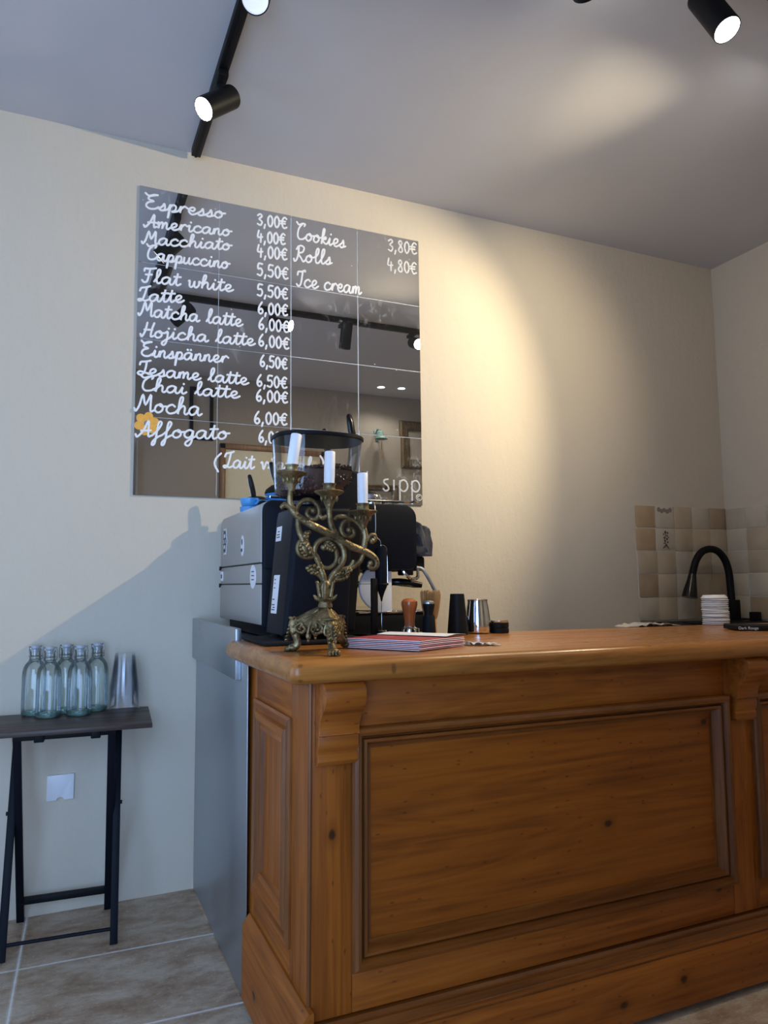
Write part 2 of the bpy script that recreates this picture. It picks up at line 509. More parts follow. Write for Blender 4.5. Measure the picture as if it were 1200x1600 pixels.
m_chalk2 = M_plain('worn_chalk_pen', (0.60, 0.62, 0.62), 0.75, var=0.15, scale=120)
m_mirror = M_mirror('mirror_glass')
m_joint = M_plain('white_joint', (0.84, 0.84, 0.81), 0.7, var=0.08)
m_glass = M_clear('bottle_glass', (0.95, 0.985, 0.975), (0.58, 0.74, 0.70), 0.03, body=0.02, bodycol=(0.6, 0.8, 0.75))
m_glassbase = M_clear('thick_bottle_glass', (0.75, 0.92, 0.86), (0.4, 0.66, 0.58), 0.08, body=0.12, bodycol=(0.5, 0.78, 0.68))
m_cup = M_clear('clear_cup_plastic', (0.994, 0.994, 0.996), (0.955, 0.96, 0.97), 0.0, rough=0.06, body=0.008, fres=0.5)
m_hop = M_clear('hopper_plastic', (0.975, 0.975, 0.97), (0.78, 0.78, 0.78), 0.01, rough=0.03, fres=0.7)
m_pane = M_clear('window_glass', (0.97, 0.98, 0.98), (0.8, 0.85, 0.85), 0.01)
m_bean = M_plain('roasted_coffee', (0.075, 0.040, 0.030), 0.42, var=0.4, scale=60)
m_blue = M_plain('bright_blue_glaze', (0.09, 0.36, 0.72), 0.32, var=0.08)
m_towel = M_fabric('dark_grey_terry', (0.045, 0.045, 0.048))
m_orange = M_plain('orange_lacquered_wood', (0.46, 0.13, 0.035), 0.28, var=0.1, coat=0.4)
m_bamboo = M_wood('bamboo', 2, (0.26, 0.14, 0.05), (0.46, 0.28, 0.11), (0.60, 0.40, 0.18), knots=False)
m_bristle = M_wood('bamboo_tines', 2, (0.16, 0.08, 0.03), (0.42, 0.24, 0.09), (0.60, 0.40, 0.19), knots=False)
m_red = M_plain('red_cover_print', (0.42, 0.05, 0.06), 0.4, var=0.35, scale=60)
m_foil = M_plain('crumpled_foil', (0.7, 0.7, 0.72), 0.25, metal=0.8, var=0.15)
m_petal = M_plain('orange_petal', (0.85, 0.42, 0.06), 0.5, var=0.12, scale=70)
m_petald = M_plain('petal_centre', (0.20, 0.22, 0.26), 0.3, var=0.2)
m_pink = M_plain('pale_pink_card', (0.55, 0.40, 0.33), 0.7)
m_gold = M_plain('dull_gilt', (0.11, 0.075, 0.035), 0.45, metal=0.4, var=0.5, scale=60, bmp=0.6)
m_verd = M_plain('green_bronze', (0.17, 0.30, 0.26), 0.6, metal=0.2, var=0.3, scale=30)
m_cream = M_plain('lit_wall_cream', (0.72, 0.68, 0.52), 0.6, var=0.03)  # brightness of a lit wall put into the leaf's colour
m_cuff = M_plain('lamp_reflector', (0.85, 0.85, 0.85), 0.15, metal=0.9)
m_lamp_on = M_emit('lit_lamp_lens', (1.0, 0.97, 0.90), 40.0)
m_lamp_dim = M_emit('side_lamp_lens', (0.95, 0.97, 1.0), 0.45)
m_down = M_emit('downlight_lens', (1.0, 0.97, 0.9), 12.0)
m_bag = M_plain('crumpled_paper', (0.48, 0.44, 0.38), 0.8, var=0.1)
TILES = [M_plain('glazed_tile_%s' % n, c, 0.3, var=0.10, scale=9, bmp=0.15) for n, c in
         (('sand', (0.52, 0.42, 0.29)), ('tan', (0.48, 0.34, 0.20)), ('grey', (0.52, 0.45, 0.34)), ('umber', (0.41, 0.30, 0.19)), ('cream', (0.58, 0.51, 0.39)))]
m_grout = M_plain('tile_grout', (0.66, 0.60, 0.50), 0.8)
m_motif = M_plain('painted_motif', (0.10, 0.06, 0.045), 0.5)
m_green = M_plain('faded_motif', (0.26, 0.22, 0.17), 0.5)
# ---------------------------------------------------------------- the room
T = 0.12
m_ = MB(); m_.box(XL - T, XR + T, YF - T, 0.12, -0.1, 0.0); struct('floor', m_, m_floor, ang=0)
m_ = MB(); m_.box(XL - T, XR + T, YF - T, 0.12, CEIL, CEIL + 0.1); struct('ceiling', m_, m_ceil, ang=0)
def wall_grid(x0, x1, z0, z1, y):
    # slightly uneven hand-plastered face, with a rough foot where it meets the floor
    rnd = random.Random(3)
    def fn(u, v):
        x = x0 + (x1 - x0) * u; z = z0 + (z1 - z0) * v
        o = 0.0009 * sin(x * 2.1 + 1) * sin(z * 1.7) + 0.0005 * sin(x * 5 + z * 3)
        return (x, y - max(o, -0.004), z)
    return fn
m_ = MB(); m_.box(XL - T, XR + T, 0.006, T, 0, CEIL); m_.sheet(wall_grid(XL, XR, 0, CEIL, 0.0), 90, 50); struct('wall_back', m_, m_wall)
m_ = MB(); m_.box(XR, XR + T, YF, 0.006, 0, CEIL); struct('wall_right', m_, m_wall, ang=0)
FX0, FX1, FZ0, FZ1 = -1.52, .10, .22, 2.38
m_ = MB(); m_.box(XL - T, FX0, YF - T, YF, 0, CEIL); m_.box(FX1, XR + T, YF - T, YF, 0, CEIL); m_.box(FX0, FX1, YF - T, YF, 0, FZ0); m_.box(FX0, FX1, YF - T, YF, FZ1, CEIL)
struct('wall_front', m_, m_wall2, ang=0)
m_ = MB()
for a, b in ((FX0, FX0 + .05), (FX1 - .05, FX1), (-.74, -.68)): m_.box(a, b, YF - .08, YF - .02, FZ0, FZ1, .004)
for a, b in ((FZ0, FZ0 + .05), (FZ1 - .05, FZ1)): m_.box(FX0, FX1, YF - .08, YF - .02, a, b, .004)
w2 = struct('window_2', m_, m_white)
m_ = MB(); m_.box(FX0 + .04, FX1 - .04, YF - .052, YF - .047, FZ0 + .04, FZ1 - .04); part('pane', m_, m_pane, w2, ang=0)
WY0, WY1, WZ0, WZ1 = -2.45, -0.65, 0.22, 2.40
m_ = MB()
m_.box(XL - T, XL, YF, WY0, 0, CEIL); m_.box(XL - T, XL, WY1, 0.006, 0, CEIL)
m_.box(XL - T, XL, WY0, WY1, 0, WZ0); m_.box(XL - T, XL, WY0, WY1, WZ1, CEIL)
struct('wall_left', m_, m_wall, ang=0)
m_ = MB()
for a, b in ((WY0, WY0 + .06), (WY1 - .06, WY1), (-1.58, -1.52)): m_.box(XL - .08, XL - .02, a, b, WZ0, WZ1, .004)
for a, b in ((WZ0, WZ0 + .06), (WZ1 - .06, WZ1)): m_.box(XL - .08, XL - .02, WY0, WY1, a, b, .004)
w1 = struct('window_1', m_, m_white)
m_ = MB(); m_.box(XL - .052, XL - .047, WY0 + .05, WY1 - .05, WZ0 + .05, WZ1 - .05)
p = part('pane', m_, m_pane, w1, ang=0)
# wooden door casing behind the viewer; the leaf's cream imitates light on a wall
m_ = MB(); D0, D1, DZ = 1.14, 2.02, 2.18
m_.box(D0, D0 + .045, YF, YF + .03, 0, DZ, .004); m_.box(D1 - .045, D1, YF, YF + .03, 0, DZ, .004); m_.box(D0, D1, YF, YF + .03, DZ - .045, DZ, .004)
d1 = struct('door_1', m_, m_frwood)
m_ = MB(); m_.box(D0 + .045, D1 - .045, YF, YF + .012, 0.004, DZ - .045, 0.002); part('leaf', m_, m_cream, d1)
m_ = MB(); m_.tube([(D1 - .10, YF + .012, 1.02), (D1 - .10, YF + .05, 1.02), (D1 - .2, YF + .05, 1.02)], .009, 8); part('handle', m_, m_chrome, d1)

# tiled splashback in the corner: five rows of uneven hand-made tiles
rt = random.Random(21)
def tile_wall(name, horiz, c0, n, extra=None):
    b = MB()
    rows = [.868, .980, 1.093, 1.205, 1.317, 1.427]
    for r in range(5):
        for k in range(n):
            g = 0.0016
            a0 = c0 + k * .1205 + g + rt.uniform(-.001, .001); a1 = c0 + (k + 1) * .1205 - g
            z0, z1 = rows[r] + g + rt.uniform(-.0015, .0015), rows[r + 1] - g + rt.uniform(-.0015, .0015)
            b.mi = rt.choice([0, 0, 1, 2, 2, 3, 4]) if horiz else rt.choice([0, 2, 2, 3, 4])
            if horiz and (r, k) in ((3, 1), (4, 1)): b.mi = 4
            if horiz and (r, k) in ((3, 0), (4, 0)): b.mi = 1
            th = .009 + rt.uniform(-.0012, .0012)
            if horiz: b.box(a0, a1, -th, 0.004, z0, z1, .0022)
            else: b.box(XR - th, XR + .004, a0, a1, z0, z1, .0022)
    b.mi = 5
    if horiz: b.box(c0 + .002, c0 + n * .1205 - .001, -.0055, .004, rows[0], rows[5] - .001)
    else: b.box(XR - .0055, XR + .004, c0, c0 + n * .1205 - .001, rows[0], rows[5] - .001)
    return struct(name, b, TILES + [m_grout])
t1 = tile_wall('trim_1', True, 2.546, 5)
tile_wall('trim_2', False, -.0095 - 8 * .1205, 8)
# brown flower and vine painted on one tile, a worn band on the tile above
m_ = MB()
for dx, dz, r in ((.000, .040, .010), (.014, .036, .008), (-.012, .030, .006), (.010, .022, .007), (-.010, .012, .007), (.008, .006, .009), (.018, .014, .006), (-.004, -.004, .008), (.012, -.010, .008), (-.010, -.016, .006), (.004, -.024, .007)):
    m_.lathe([(0, .0), (r * .7, 0), (r * .6, .0006), (0, .0006)], (0, 0, 0), 7, M=Matrix.Translation((2.727 + dx, -.0102, 1.258 + dz)) @ Matrix.Rotation(pi / 2, 4, 'X'))
m_.tube([(2.722, -.0103, 1.222), (2.728, -.0103, 1.236), (2.719, -.0103, 1.256), (2.727, -.0103, 1.284), (2.722, -.0103, 1.302)], .0016, 5, smooth=5)
m_.tube([(2.708, -.0103, 1.218), (2.727, -.0103, 1.234), (2.745, -.0103, 1.216)], .002, 5, smooth=5)
part('painted_motif', m_, m_motif, t1)
m_ = MB()
for k in range(5): m_.ell((2.690 + k * .0185, -.0101, 1.405 + (.004, -.003, .002, -.004, .003)[k]), (.0125, .0010, .0125 - .001 * (k % 3)), (0, .4 * k, 0), 2)
part('painted_band', m_, m_green, t1)

# ---------------------------------------------------------------- ceiling track and its lamps
m_ = MB(); m_.box(.412, .446, -1.424, -.028, 2.690, CEIL, .002)
m_.box(.4245, .4335, -1.41, -.027, 2.688, 2.694)
tr = solo('lighting_track', m_, m_black, 'black ceiling track running out from the menu wall', 'lighting track')
m_ = MB(); m_.box(.412, 2.75, -1.460, -1.426, 2.690, CEIL, .002)
solo('lighting_track', m_, m_black, 'black ceiling track crossing the room parallel to the menu wall', 'lighting track')

def axis_matrix(d):
    d = Vector(d).normalized()
    return d.to_track_quat('-Z', 'Y').to_matrix().to_4x4()

def spotlight(mount, mid, d, L, label, lit, watts, cone, blend=0.6, col=LAMP_COL):
    t = thing('track_spotlight', label, 'spotlight', (mount[0], mount[1], 2.690), group='black spotlights on the ceiling tracks')
    mid = Vector(mid); d = Vector(d).normalized()
    R = Matrix.Translation(mid) @ axis_matrix(d)
    h = MB()
    h.lathe([(0, L), (.033, L), (.0365, L - .004), (.0365, -L + .001), (.0355, -L), (.0335, -L), (.0335, -L + .004)], seg=36, M=R)
    hs = part('housing', h, m_black, t)
    h = MB(); h.lathe([(.0336, -L + .001), (.0315, -L + .016), (.030, -L + .030)], seg=36, M=R); part('reflector', h, m_cuff, hs)
    h = MB(); h.lathe([(0, -L + .012), (.0318, -L + .012), (.0316, -L + .015), (0, -L + .015)], seg=36, M=R)
    part('lens', h, m_lamp_on if lit == 1 else m_lamp_dim if lit == 2 else m_cuff, hs)
    h = MB()
    top = Vector((mount[0], mount[1], 2.690))
    h.box(mount[0] - .016, mount[0] + .016, mount[1] - .05, mount[1] + .05, 2.668, 2.690, .003)
    part('adapter', h, m_black, t)
    h = MB()
    att = mid - d * (L * .35)
    knee = Vector((top.x, top.y, max(att.z + .012, 2.655 - .03)))
    h.tube([top - Vector((0, 0, .02)), knee, att], [.012, .012, .014], 10)
    part('arm', h, m_black, t)
    if watts:
        ld = bpy.data.lights.new('lamp_light', 'SPOT'); ld.energy = watts; ld.color = col
        ld.spot_size = radians(cone); ld.spot_blend = blend; ld.shadow_soft_size = .012
        lo = bpy.data.objects.new('lamp_light', ld); link(lo)
        lo.parent = t
        lo.matrix_local = MATS_OF[t.name].inverted() @ Matrix.Translation(mid + d * (L + .004)) @ axis_matrix(d)
    return t

spotlight((.429, -.50), (.413, -.544, 2.575), (-.689, -.278, -.669), .07, 'lit black spotlight nearest the menu wall, lens glaring towards the room', 1, LAMP_W['near'], 70)
spotlight((.429, -.93), (.428, -.985, 2.602), (-.22, -.58, -.78), .075, 'black spotlight cut by the photo top beside the long track', 2, 3.0, 60)
spotlight((1.578, -1.443), (1.585, -1.41, 2.60), (.046, -.436, -.90), .085, 'bright black spotlight hanging above the counter at the top right', 1, LAMP_W['down'], 150, 0.55)
spotlight((.62, -1.443), (.60, -1.41, 2.59), (-.6, -.6, -.5), .07, 'unlit black spotlight by the track corner, seen in the mirror', 0, 0, 0)
spotlight((1.13, -1.443), (1.16, -1.385, 2.605), (.70, .62, -.28), .07, 'lit spotlight aimed sideways, behind the price column in the mirror', 1, LAMP_W['side'], 75)
spotlight((2.06, -1.443), (2.055, -1.375, 2.60), (-.13, .93, -.40), .07, 'lit spotlight glaring at the right edge of the mirror', 1, LAMP_W['pool'], 70, 1.0)
spotlight((2.44, -1.443), (2.42, -1.37, 2.59), (-2.05, 1.36, -1.15), .07, 'added unseen black spotlight farthest along the cross track, aimed over the machine', 1, LAMP_W['added_flood'], 84, 0.5)  # extra lamp out of view, added to throw warm light on the left wall

for x, y, lb in ((2.445, -2.80, 'round recessed ceiling light, the nearer to the mirror middle'), (2.622, -2.77, 'round recessed ceiling light, the nearer to the mirror edge')):
    t = thing('downlight', lb, 'ceiling light', (x, y, CEIL - .003), group='recessed lights by the far wall')
    h = MB(); h.lathe([(.030, .0), (.041, -.001), (.043, .003)], (x, y, CEIL - .003), 28); part('rim', h, m_white, t)
    h = MB(); h.lathe([(0, .001), (.0305, .001), (.0305, .002), (0, .002)], (x, y, CEIL - .003), 28); part('lens', h, m_down, t)
    ld = bpy.data.lights.new('lamp_light', 'SPOT'); ld.energy = DOWN_W; ld.color = (1, .92, .8); ld.spot_size = radians(130); ld.spot_blend = .6; ld.shadow_soft_size = .03
    lo = bpy.data.objects.new('lamp_light', ld); link(lo); lo.parent = t; lo.location = (0, 0, -.01)

# ---------------------------------------------------------------- the old pine counter
TILT = 0.0075
bar = thing('bar_counter', 'old honey pine shop counter with moulded panels and scrolled brackets', 'counter', (1.1, -1.26, 0), (0, TILT, 0))
B0 = MATS_OF[bar.name]
def lp(name, mb, mat, parent=bar, **k):
    """counter parts are drawn level, then take the counter's slight lean"""
    bmesh.ops.translate(mb.bm, vec=(-1.1, 1.26, 0), verts=mb.bm.verts)
    return part(name, mb, mat, parent, world=False, **k)
YB, XE = -1.26, 2.92
b = MB(); b.box(.478, XE - .01, -1.236, -.722, .03, .856); b.box(.55, XE - .02, -1.21, -.80, .008, .04); lp('carcase', b, m_wz)
# stiles
for x0, x1, nm in ((.472, .569, 0), (1.651, 1.747, 0), (2.83, XE, 0)):
    b = MB(); b.box(x0, x1, YB, -1.230, .188, .857, .003); lp('stile', b, m_wz)
b = MB(); b.tube([(.4755, YB - .001, .20), (.4755, YB - .001, .855)], .0045, 8); lp('corner_bead', b, m_wmouldz)
for x0, x1 in ((.569, 1.651), (1.747, 2.83)):
    b = MB(); b.box(x0, x1, YB + .001, -1.230, .752, .857, .002); lp('top_rail', b, m_wx)
    b = MB(); b.box(x0, x1, YB + .001, -1.230, .188, .27, .002); lp('bottom_rail', b, m_wx)
    b = MB(); b.box(x0 + .03, x1 - .03, YB + .015, -1.230, .30, .73); lp('panel', b, m_wpanel)
    prof = [(0, 0), (0, .010), (.003, .016), (.010, .020), (.017, .018), (.021, .009), (.0225, -.002), (.0255, -.002), (.027, .009), (.033, .010), (.036, .003), (.040, -.006), (.042, -.013), (.050, -.013), (.050, -.017)]
    b = MB(); b.frame(x0 - .003, x1 + .003, .268, .756, prof, lambda x, z, o: (x, YB - o, z))
    # vertical lengths carry upright grain
    for f in b.bm.faces:
        n = f.calc_center_median()
        es = [e.verts[1].co - e.verts[0].co for e in f.edges]
        lg = max(es, key=lambda v: v.length)
        f.material_index = 1 if abs(lg.z) > abs(lg.x) else 0
    lp('panel_moulding', b, [m_wmould, m_wmouldz], ang=25)
# end panel facing the side table
for y0, y1 in ((-1.2592, -1.138), (-.830, -.722)):
    b = MB(); b.box(.4722, .4945, y0, y1, .188, .856, .002); lp('end_stile', b, m_wz)
for z0, z1 in ((.745, .856), (.188, .295)):
    b = MB(); b.box(.4728, .494, -1.14, -.828, z0, z1, .001); lp('end_rail', b, m_wy)
b = MB(); b.box(.479, .49, -1.13, -.83, .29, .76); lp('end_panel', b, m_wz)
prof = [(0, 0), (0, .005), (.006, .009), (.018, .009), (.022, .003), (.026, .003), (.030, .011), (.046, .011), (.052, .004), (.058, .002), (.064, .006), (.070, .004), (.076, -.006)]
b = MB(); b.frame(-1.145, -.822, .281, .763, prof, lambda y, z, o: (.472 - o, y, z))
for f in b.bm.faces:
    lg = max((e.verts[1].co - e.verts[0].co for e in f.edges), key=lambda v: v.length)
    f.material_index = 1 if abs(lg.z) > abs(lg.y) else 0
lp('end_moulding', b, [m_wy, m_wmouldz], ang=25)
# plinth
b = MB()
b.prism([(-1.235, .184), (-1.264, .184), (-1.2695, .179), (-1.2705, .176), (-1.277, .175), (-1.281, .169), (-1.283, .162), (-1.2845, .1605), (-1.292, .159), (-1.2935, .155), (-1.292, .151), (-1.286, .1485), (-1.235, .1485)], 0, .447, XE + .012)
lp('plinth_moulding', b, m_wmould, ang=25)
b = MB(); b.box(.45, XE + .01, -1.290, -1.235, .022, .149, .003); lp('plinth', b, m_wx)
b = MB(); b.prism([(.478, .222), (.468, .222), (.456, .208), (.450, .196), (.450, .024), (.478, .024)], 1, -1.2885, -.80)
lp('end_plinth', b, m_wy)
# scrolled brackets
def corbel(x0, x1):
    top = .856
    pr = [(-1.255, top), (-1.312, top), (-1.322, .850), (-1.328, .841), (-1.3295, .830), (-1.327, .818), (-1.320, .806), (-1.308, .795), (-1.297, .783), (-1.2905, .770), (-1.2885, .757), (-1.290, .748), (-1.2825, .745),
          (-1.2845, .736), (-1.2845, .724), (-1.280, .716), (-1.2775, .712), (-1.281, .709), (-1.281, .694), (-1.276, .686), (-1.255, .684)]
    b = MB(); b.prism(pr, 0, x0, x1, .0015)
    return lp('bracket', b, m_wx, ang=28)
corbel(.486, .574); corbel(1.668, 1.744); corbel(2.84, 2.91)

b = MB(); b.box(.410, 2.95, -1.336, -.715, .857, .905, .0215, seg=5)
slab = solo('countertop', b, m_wtop, 'worn golden pine top of the shop counter with rounded edge', 'countertop', origin=(1.1, -1.26, .857))
slab.rotation_euler = (0, TILT, 0)
slab.location = (1.1 + .857 * math.sin(TILT), -1.26, .857)
def zt(x): return .905 - TILT * (x - 1.1) + .0008

# ---------------------------------------------------------------- steel bench behind the counter
sb = thing('steel_bench', 'brushed steel bench against the wall, left of the pine counter', 'bench', (.9, -.36, 0))
b = MB(); b.box(.4625, .4655, -.790, -.004, .004, .8555, .001); part('side_panel', b, m_steel, sb)
b = MB(); b.box(.446, .4620, -.7175, -.010, .802, .941, .002); part('edge_strip', b, m_steel2, sb)
b = MB(); b.box(.4625, 1.10, -.690, -.012, .880, .8995, .003); part('top', b, m_steel2, sb)
b = MB(); b.box(.50, 1.09, -.685, -.66, .05, .879); part('front_panel', b, m_steel, sb)
for x in (.49, 1.07):
    b = MB(); b.box(x - .018, x + .018, -.08, -.044, 0, .8795); part('leg', b, m_steel, sb)
    b = MB(); b.box(x - .018, x + .018, -.655, -.62, 0, .8795); part('leg', b, m_steel, sb)

# sink run in the corner
sk = thing('sink_counter', 'dark sink worktop under the tiled corner', 'worktop', (2.78, -.3, 0))
b = MB(); b.box(2.53, XR - .012, -.60, -.012, .832, .862, .004); part('worktop', b, m_black, sk)
b = MB(); b.box(2.55, XR - .02, -.56, -.02, .02, .830); part('cabinet', b, m_white, sk)
b = MB(); b.frame(2.66, 3.02, -.50, -.16, [(0, .862), (0, .8665), (.02, .8665), (.024, .835), (.05, .833)], lambda x, y, o: (x, y, o)); part('sink_rim', b, m_blackgl, sk)
# ---------------------------------------------------------------- menu mirror
GX = [.230, .526, .8135, 1.1015, 1.390]
GZ = [1.383, 1.671, 1.960, 2.250, 2.545]
menu = thing('menu_mirror', 'large square wall mirror of sixteen tiles with a handwritten drinks menu', 'mirror', (.81, -.002, 1.383))
b = MB(); b.box(GX[0] + .014, GX[4] - .008, -.0038, .003, GZ[0] + .010, GZ[4] - .010); part('backing', b, m_joint, menu, ang=0)
rm = random.Random(5)
YM = -.0066
for i in range(4):
    for j in range(4):
        gl, gr_ = (.0006 if i == 0 else .0010 if i == 1 else .0019), (.0010 if i == 0 else .0019)
        b = MB(); ax, az = rm.uniform(-.0012, .0012), rm.uniform(-.0012, .0012)
        cx_, cz_ = (GX[i] + gl + GX[i + 1] - gr_) / 2, (GZ[j] + GZ[j + 1]) / 2
        hx, hz = (GX[i + 1] - GX[i] - gl - gr_) / 2, (GZ[j + 1] - GZ[j]) / 2 - (.0014 if i >= 2 else .0008)
        b.box(-hx, hx, -.0016, .0016, -hz, hz, .0005, M=Matrix.Translation((cx_, -.0049, cz_)) @ Euler((ax, 0, az)).to_matrix().to_4x4(), seg=1)
        part('mirror_tile', b, m_mirror, menu, ang=20)

# handwriting: one stroke list per letter, x-height 1
G = {
'a': ([[(.75, .85), (.45, 1), (.12, .75), (.05, .3), (.28, 0), (.58, .25), (.76, .9), (.74, .3), (.88, 0), (1.1, .2)]], 1.08),
'c': ([[(.72, .8), (.48, 1), (.15, .75), (.08, .3), (.32, 0), (.62, .05), (.9, .3)]], .88),
'e': ([[(0, .2), (.45, .45), (.62, .8), (.42, 1), (.18, .78), (.14, .35), (.38, 0), (.66, .08), (.9, .3)]], .88),
'f': ([[(0, .2), (.38, .9), (.6, 1.7), (.46, 1.95), (.34, 1.5), (.3, 0), (.22, -.85), (.06, -.95), (.08, -.55), (.4, 0), (.75, .3)]], .74),
'g': ([[(.7, .85), (.4, 1), (.08, .7), (.08, .25), (.34, .02), (.6, .3), (.7, .9), (.66, -.4), (.46, -.95), (.2, -.8), (.3, -.4), (.95, .25)]], .95),
'h': ([[(0, .2), (.35, 1.2), (.42, 1.85), (.28, 1.95), (.18, 1.5), (.14, 0), (.2, .5), (.48, .95), (.66, .75), (.66, .2), (.82, 0), (1.02, .25)]], 1.0),
'i': ([[(0, .2), (.24, .95), (.2, .3), (.34, 0), (.6, .25)], [(.3, 1.42), (.33, 1.5)]], .6),
'j': ([[(0, .2), (.28, .95), (.26, -.4), (.06, -.95), (-.15, -.75), (0, -.4), (.6, .25)], [(.34, 1.42), (.37, 1.5)]], .6),
'k': ([[(0, .2), (.3, 1.2), (.36, 1.9), (.2, 1.8), (.14, 0), (.16, .45), (.52, .95), (.6, .7), (.24, .5), (.6, .05), (.88, .25)]], .86),
'l': ([[(0, .2), (.38, 1.2), (.44, 1.85), (.3, 1.95), (.18, 1.5), (.22, .3), (.4, 0), (.66, .25)]], .64),
'm': ([[(0, .7), (.12, .95), (.14, 0), (.2, .6), (.4, .97), (.5, .75), (.5, 0), (.58, .6), (.78, .97), (.9, .75), (.9, .2), (1.04, 0), (1.25, .25)]], 1.22),
'n': ([[(0, .7), (.12, .95), (.14, 0), (.2, .6), (.44, .97), (.58, .75), (.58, .2), (.74, 0), (.95, .25)]], .93),
'o': ([[(.5, .95), (.16, .75), (.08, .25), (.36, 0), (.66, .3), (.62, .8), (.42, .97), (.5, .72), (.95, .75)]], .92),
'p': ([[(0, .4), (.2, 1), (.18, 0), (.12, -1), (.17, .4), (.42, .97), (.68, .75), (.62, .2), (.36, 0), (.6, .02), (.92, .25)]], .9),
'r': ([[(0, .2), (.2, .95), (.18, 0), (.24, .55), (.48, .97), (.66, .85), (.78, .75)]], .76),
's': ([[(0, .2), (.3, .65), (.4, 1), (.5, .5), (.46, .1), (.22, 0), (.08, .14), (.3, .03), (.74, .25)]], .72),
't': ([[(0, .2), (.28, 1.2), (.32, 1.75), (.26, .4), (.4, 0), (.68, .25)], [(.02, 1.2), (.62, 1.25)]], .64),
'u': ([[(0, .8), (.1, .95), (.08, .3), (.26, 0), (.54, .3), (.64, .95), (.62, .25), (.78, 0), (1, .25)]], .98),
'v': ([[(0, .85), (.14, .9), (.34, 0), (.6, .95), (.84, .8)]], .84),
'w': ([[(0, .85), (.1, .9), (.12, .2), (.28, 0), (.48, .3), (.54, .9), (.58, .2), (.76, 0), (.98, .4), (.98, .95), (1.18, .75)]], 1.15),
'E': ([[(-.2, 2.15), (.1, 1.85), (.5, 2.05), (.8, 2.05)], [(.62, 2.0), (.15, 1.75), (.12, 1.35), (.55, 1.15), (.1, .9), (-.02, .4), (.28, .05), (.7, .1), (1, .4)]], 1.02),
'A': ([[(-.25, .3), (-.1, 0), (.3, .8), (.6, 2), (.66, 1), (.72, .1), (.95, .2)], [(.12, .75), (.85, .8)]], 1.0),
'M': ([[(-.25, .3), (-.12, 0), (.1, .6), (.3, 1.9), (.58, .75), (.92, 1.95), (.98, 1), (1.05, .08), (1.3, .2)]], 1.3),
'C': ([[(-.2, 2.15), (.08, 1.85), (.5, 2.08), (.8, 2.05), (.72, 1.78)], [(.5, 2.06), (.12, 1.4), (.05, .5), (.3, .04), (.75, .12), (1, .4)]], 1.0),
'F': ([[(0, 1.55), (.04, 1.9), (.45, 1.92), (1, 2.1)], [(.5, 1.95), (.44, 1), (.34, .1), (.08, -.05), (-.1, .2)], [(.15, 1.05), (.7, 1.12)]], .98),
'L': ([[(-.05, 1.45), (.05, 1.85), (.42, 1.95), (.85, 2.15)], [(.55, 2), (.44, 1), (.28, .2), (.02, 0), (-.1, .2), (.12, .28), (.5, .04), (.9, .25)]], .9),
'H': ([[(-.2, .35), (-.05, 0), (.18, .8), (.3, 2)], [(.92, 2), (.76, 1), (.76, .1), (1.05, .25)], [(.1, 1), (.82, 1.05)]], 1.05),
'S': ([[(-.05, 1.45), (.02, 1.85), (.42, 1.95), (.85, 2.15)], [(.52, 2), (.5, 1.1), (.38, .3), (.1, 0), (-.15, .2), (.05, .5), (.5, .35), (.8, .3)]], .8),
'R': ([[(.1, 1.7), (.25, 2), (.28, 1), (.16, .2), (-.05, 0), (-.15, .3)], [(.05, 1.6), (.4, 2.1), (.82, 1.9), (.74, 1.3), (.3, 1.05), (.6, .5), (.88, .02), (1.1, .25)]], 1.1),
'I': ([[(-.05, 1.45), (.02, 1.85), (.42, 1.9), (.8, 2.1), (.85, 1.95)], [(.55, 1.95), (.52, 1.1), (.44, .3), (.2, 0), (-.05, .25)]], .85),
'0': ([[(.36, 1.8), (.08, 1.4), (.04, .6), (.28, 0), (.6, .4), (.62, 1.3), (.36, 1.8)]], .8),
'3': ([[(0, 1.55), (.35, 1.8), (.55, 1.45), (.2, 1), (.58, .6), (.38, .03), (-.02, .2)]], .75),
'4': ([[(.12, 1.8), (0, .8), (.66, .85)], [(.46, 1.3), (.42, 0)]], .8),
'5': ([[(.6, 1.8), (.12, 1.78), (.05, 1.02), (.42, 1.1), (.62, .6), (.38, .03), (-.03, .15)]], .78),
'6': ([[(.48, 1.8), (.12, 1.1), (.04, .35), (.32, 0), (.6, .35), (.42, .8), (.1, .55)]], .78),
'8': ([[(.55, 1.5), (.3, 1.8), (.08, 1.4), (.5, .7), (.55, .2), (.28, 0), (.04, .35), (.3, .9), (.55, 1.5)]], .78),
',': ([[(.14, .2), (.02, -.35)]], .4),
'€': ([[(.78, 1.55), (.5, 1.75), (.2, 1.3), (.18, .5), (.42, .03), (.8, .2)], [(-.05, 1.1), (.6, 1.12)], [(-.05, .72), (.58, .74)]], .85),
'(': ([[(.6, 2.1), (.1, 1.4), (0, .6), (.5, -.3)]], .6),
')': ([[(.3, 2.1), (.6, 1.5), (.6, .8), (0, -.2)]], .6),
}
G['ä'] = (G['a'][0] + [[(.3, 1.4), (.32, 1.47)], [(.62, 1.42), (.64, 1.49)]], G['a'][1])
G['é'] = (G['e'][0] + [[(.35, 1.35), (.6, 1.7)]], G['e'][1])
LOW = set('acefghijklmnoprstuvwäé')

def layout(text, plain=False):
    """strokes in units and the total advance"""
    out = []; x = 0; run = None
    for ch in text:
        if ch == ' ': x += .75; run = None; continue
        st, adv = G[ch]
        s0 = [(px + x, py) for px, py in st[0]]
        if plain or ch not in LOW: 
            out += [[(px + x, py) for px, py in s] for s in st]; run = None
        else:
            if run is not None and ch not in 'acgoäé': run.extend(s0[1:] if len(s0) > 4 else s0)
            else: run = list(s0); out.append(run)
            out += [[(px + x, py) for px, py in s] for s in st[1:]]
        x += adv + (.12 if plain else 0)
    return out, x

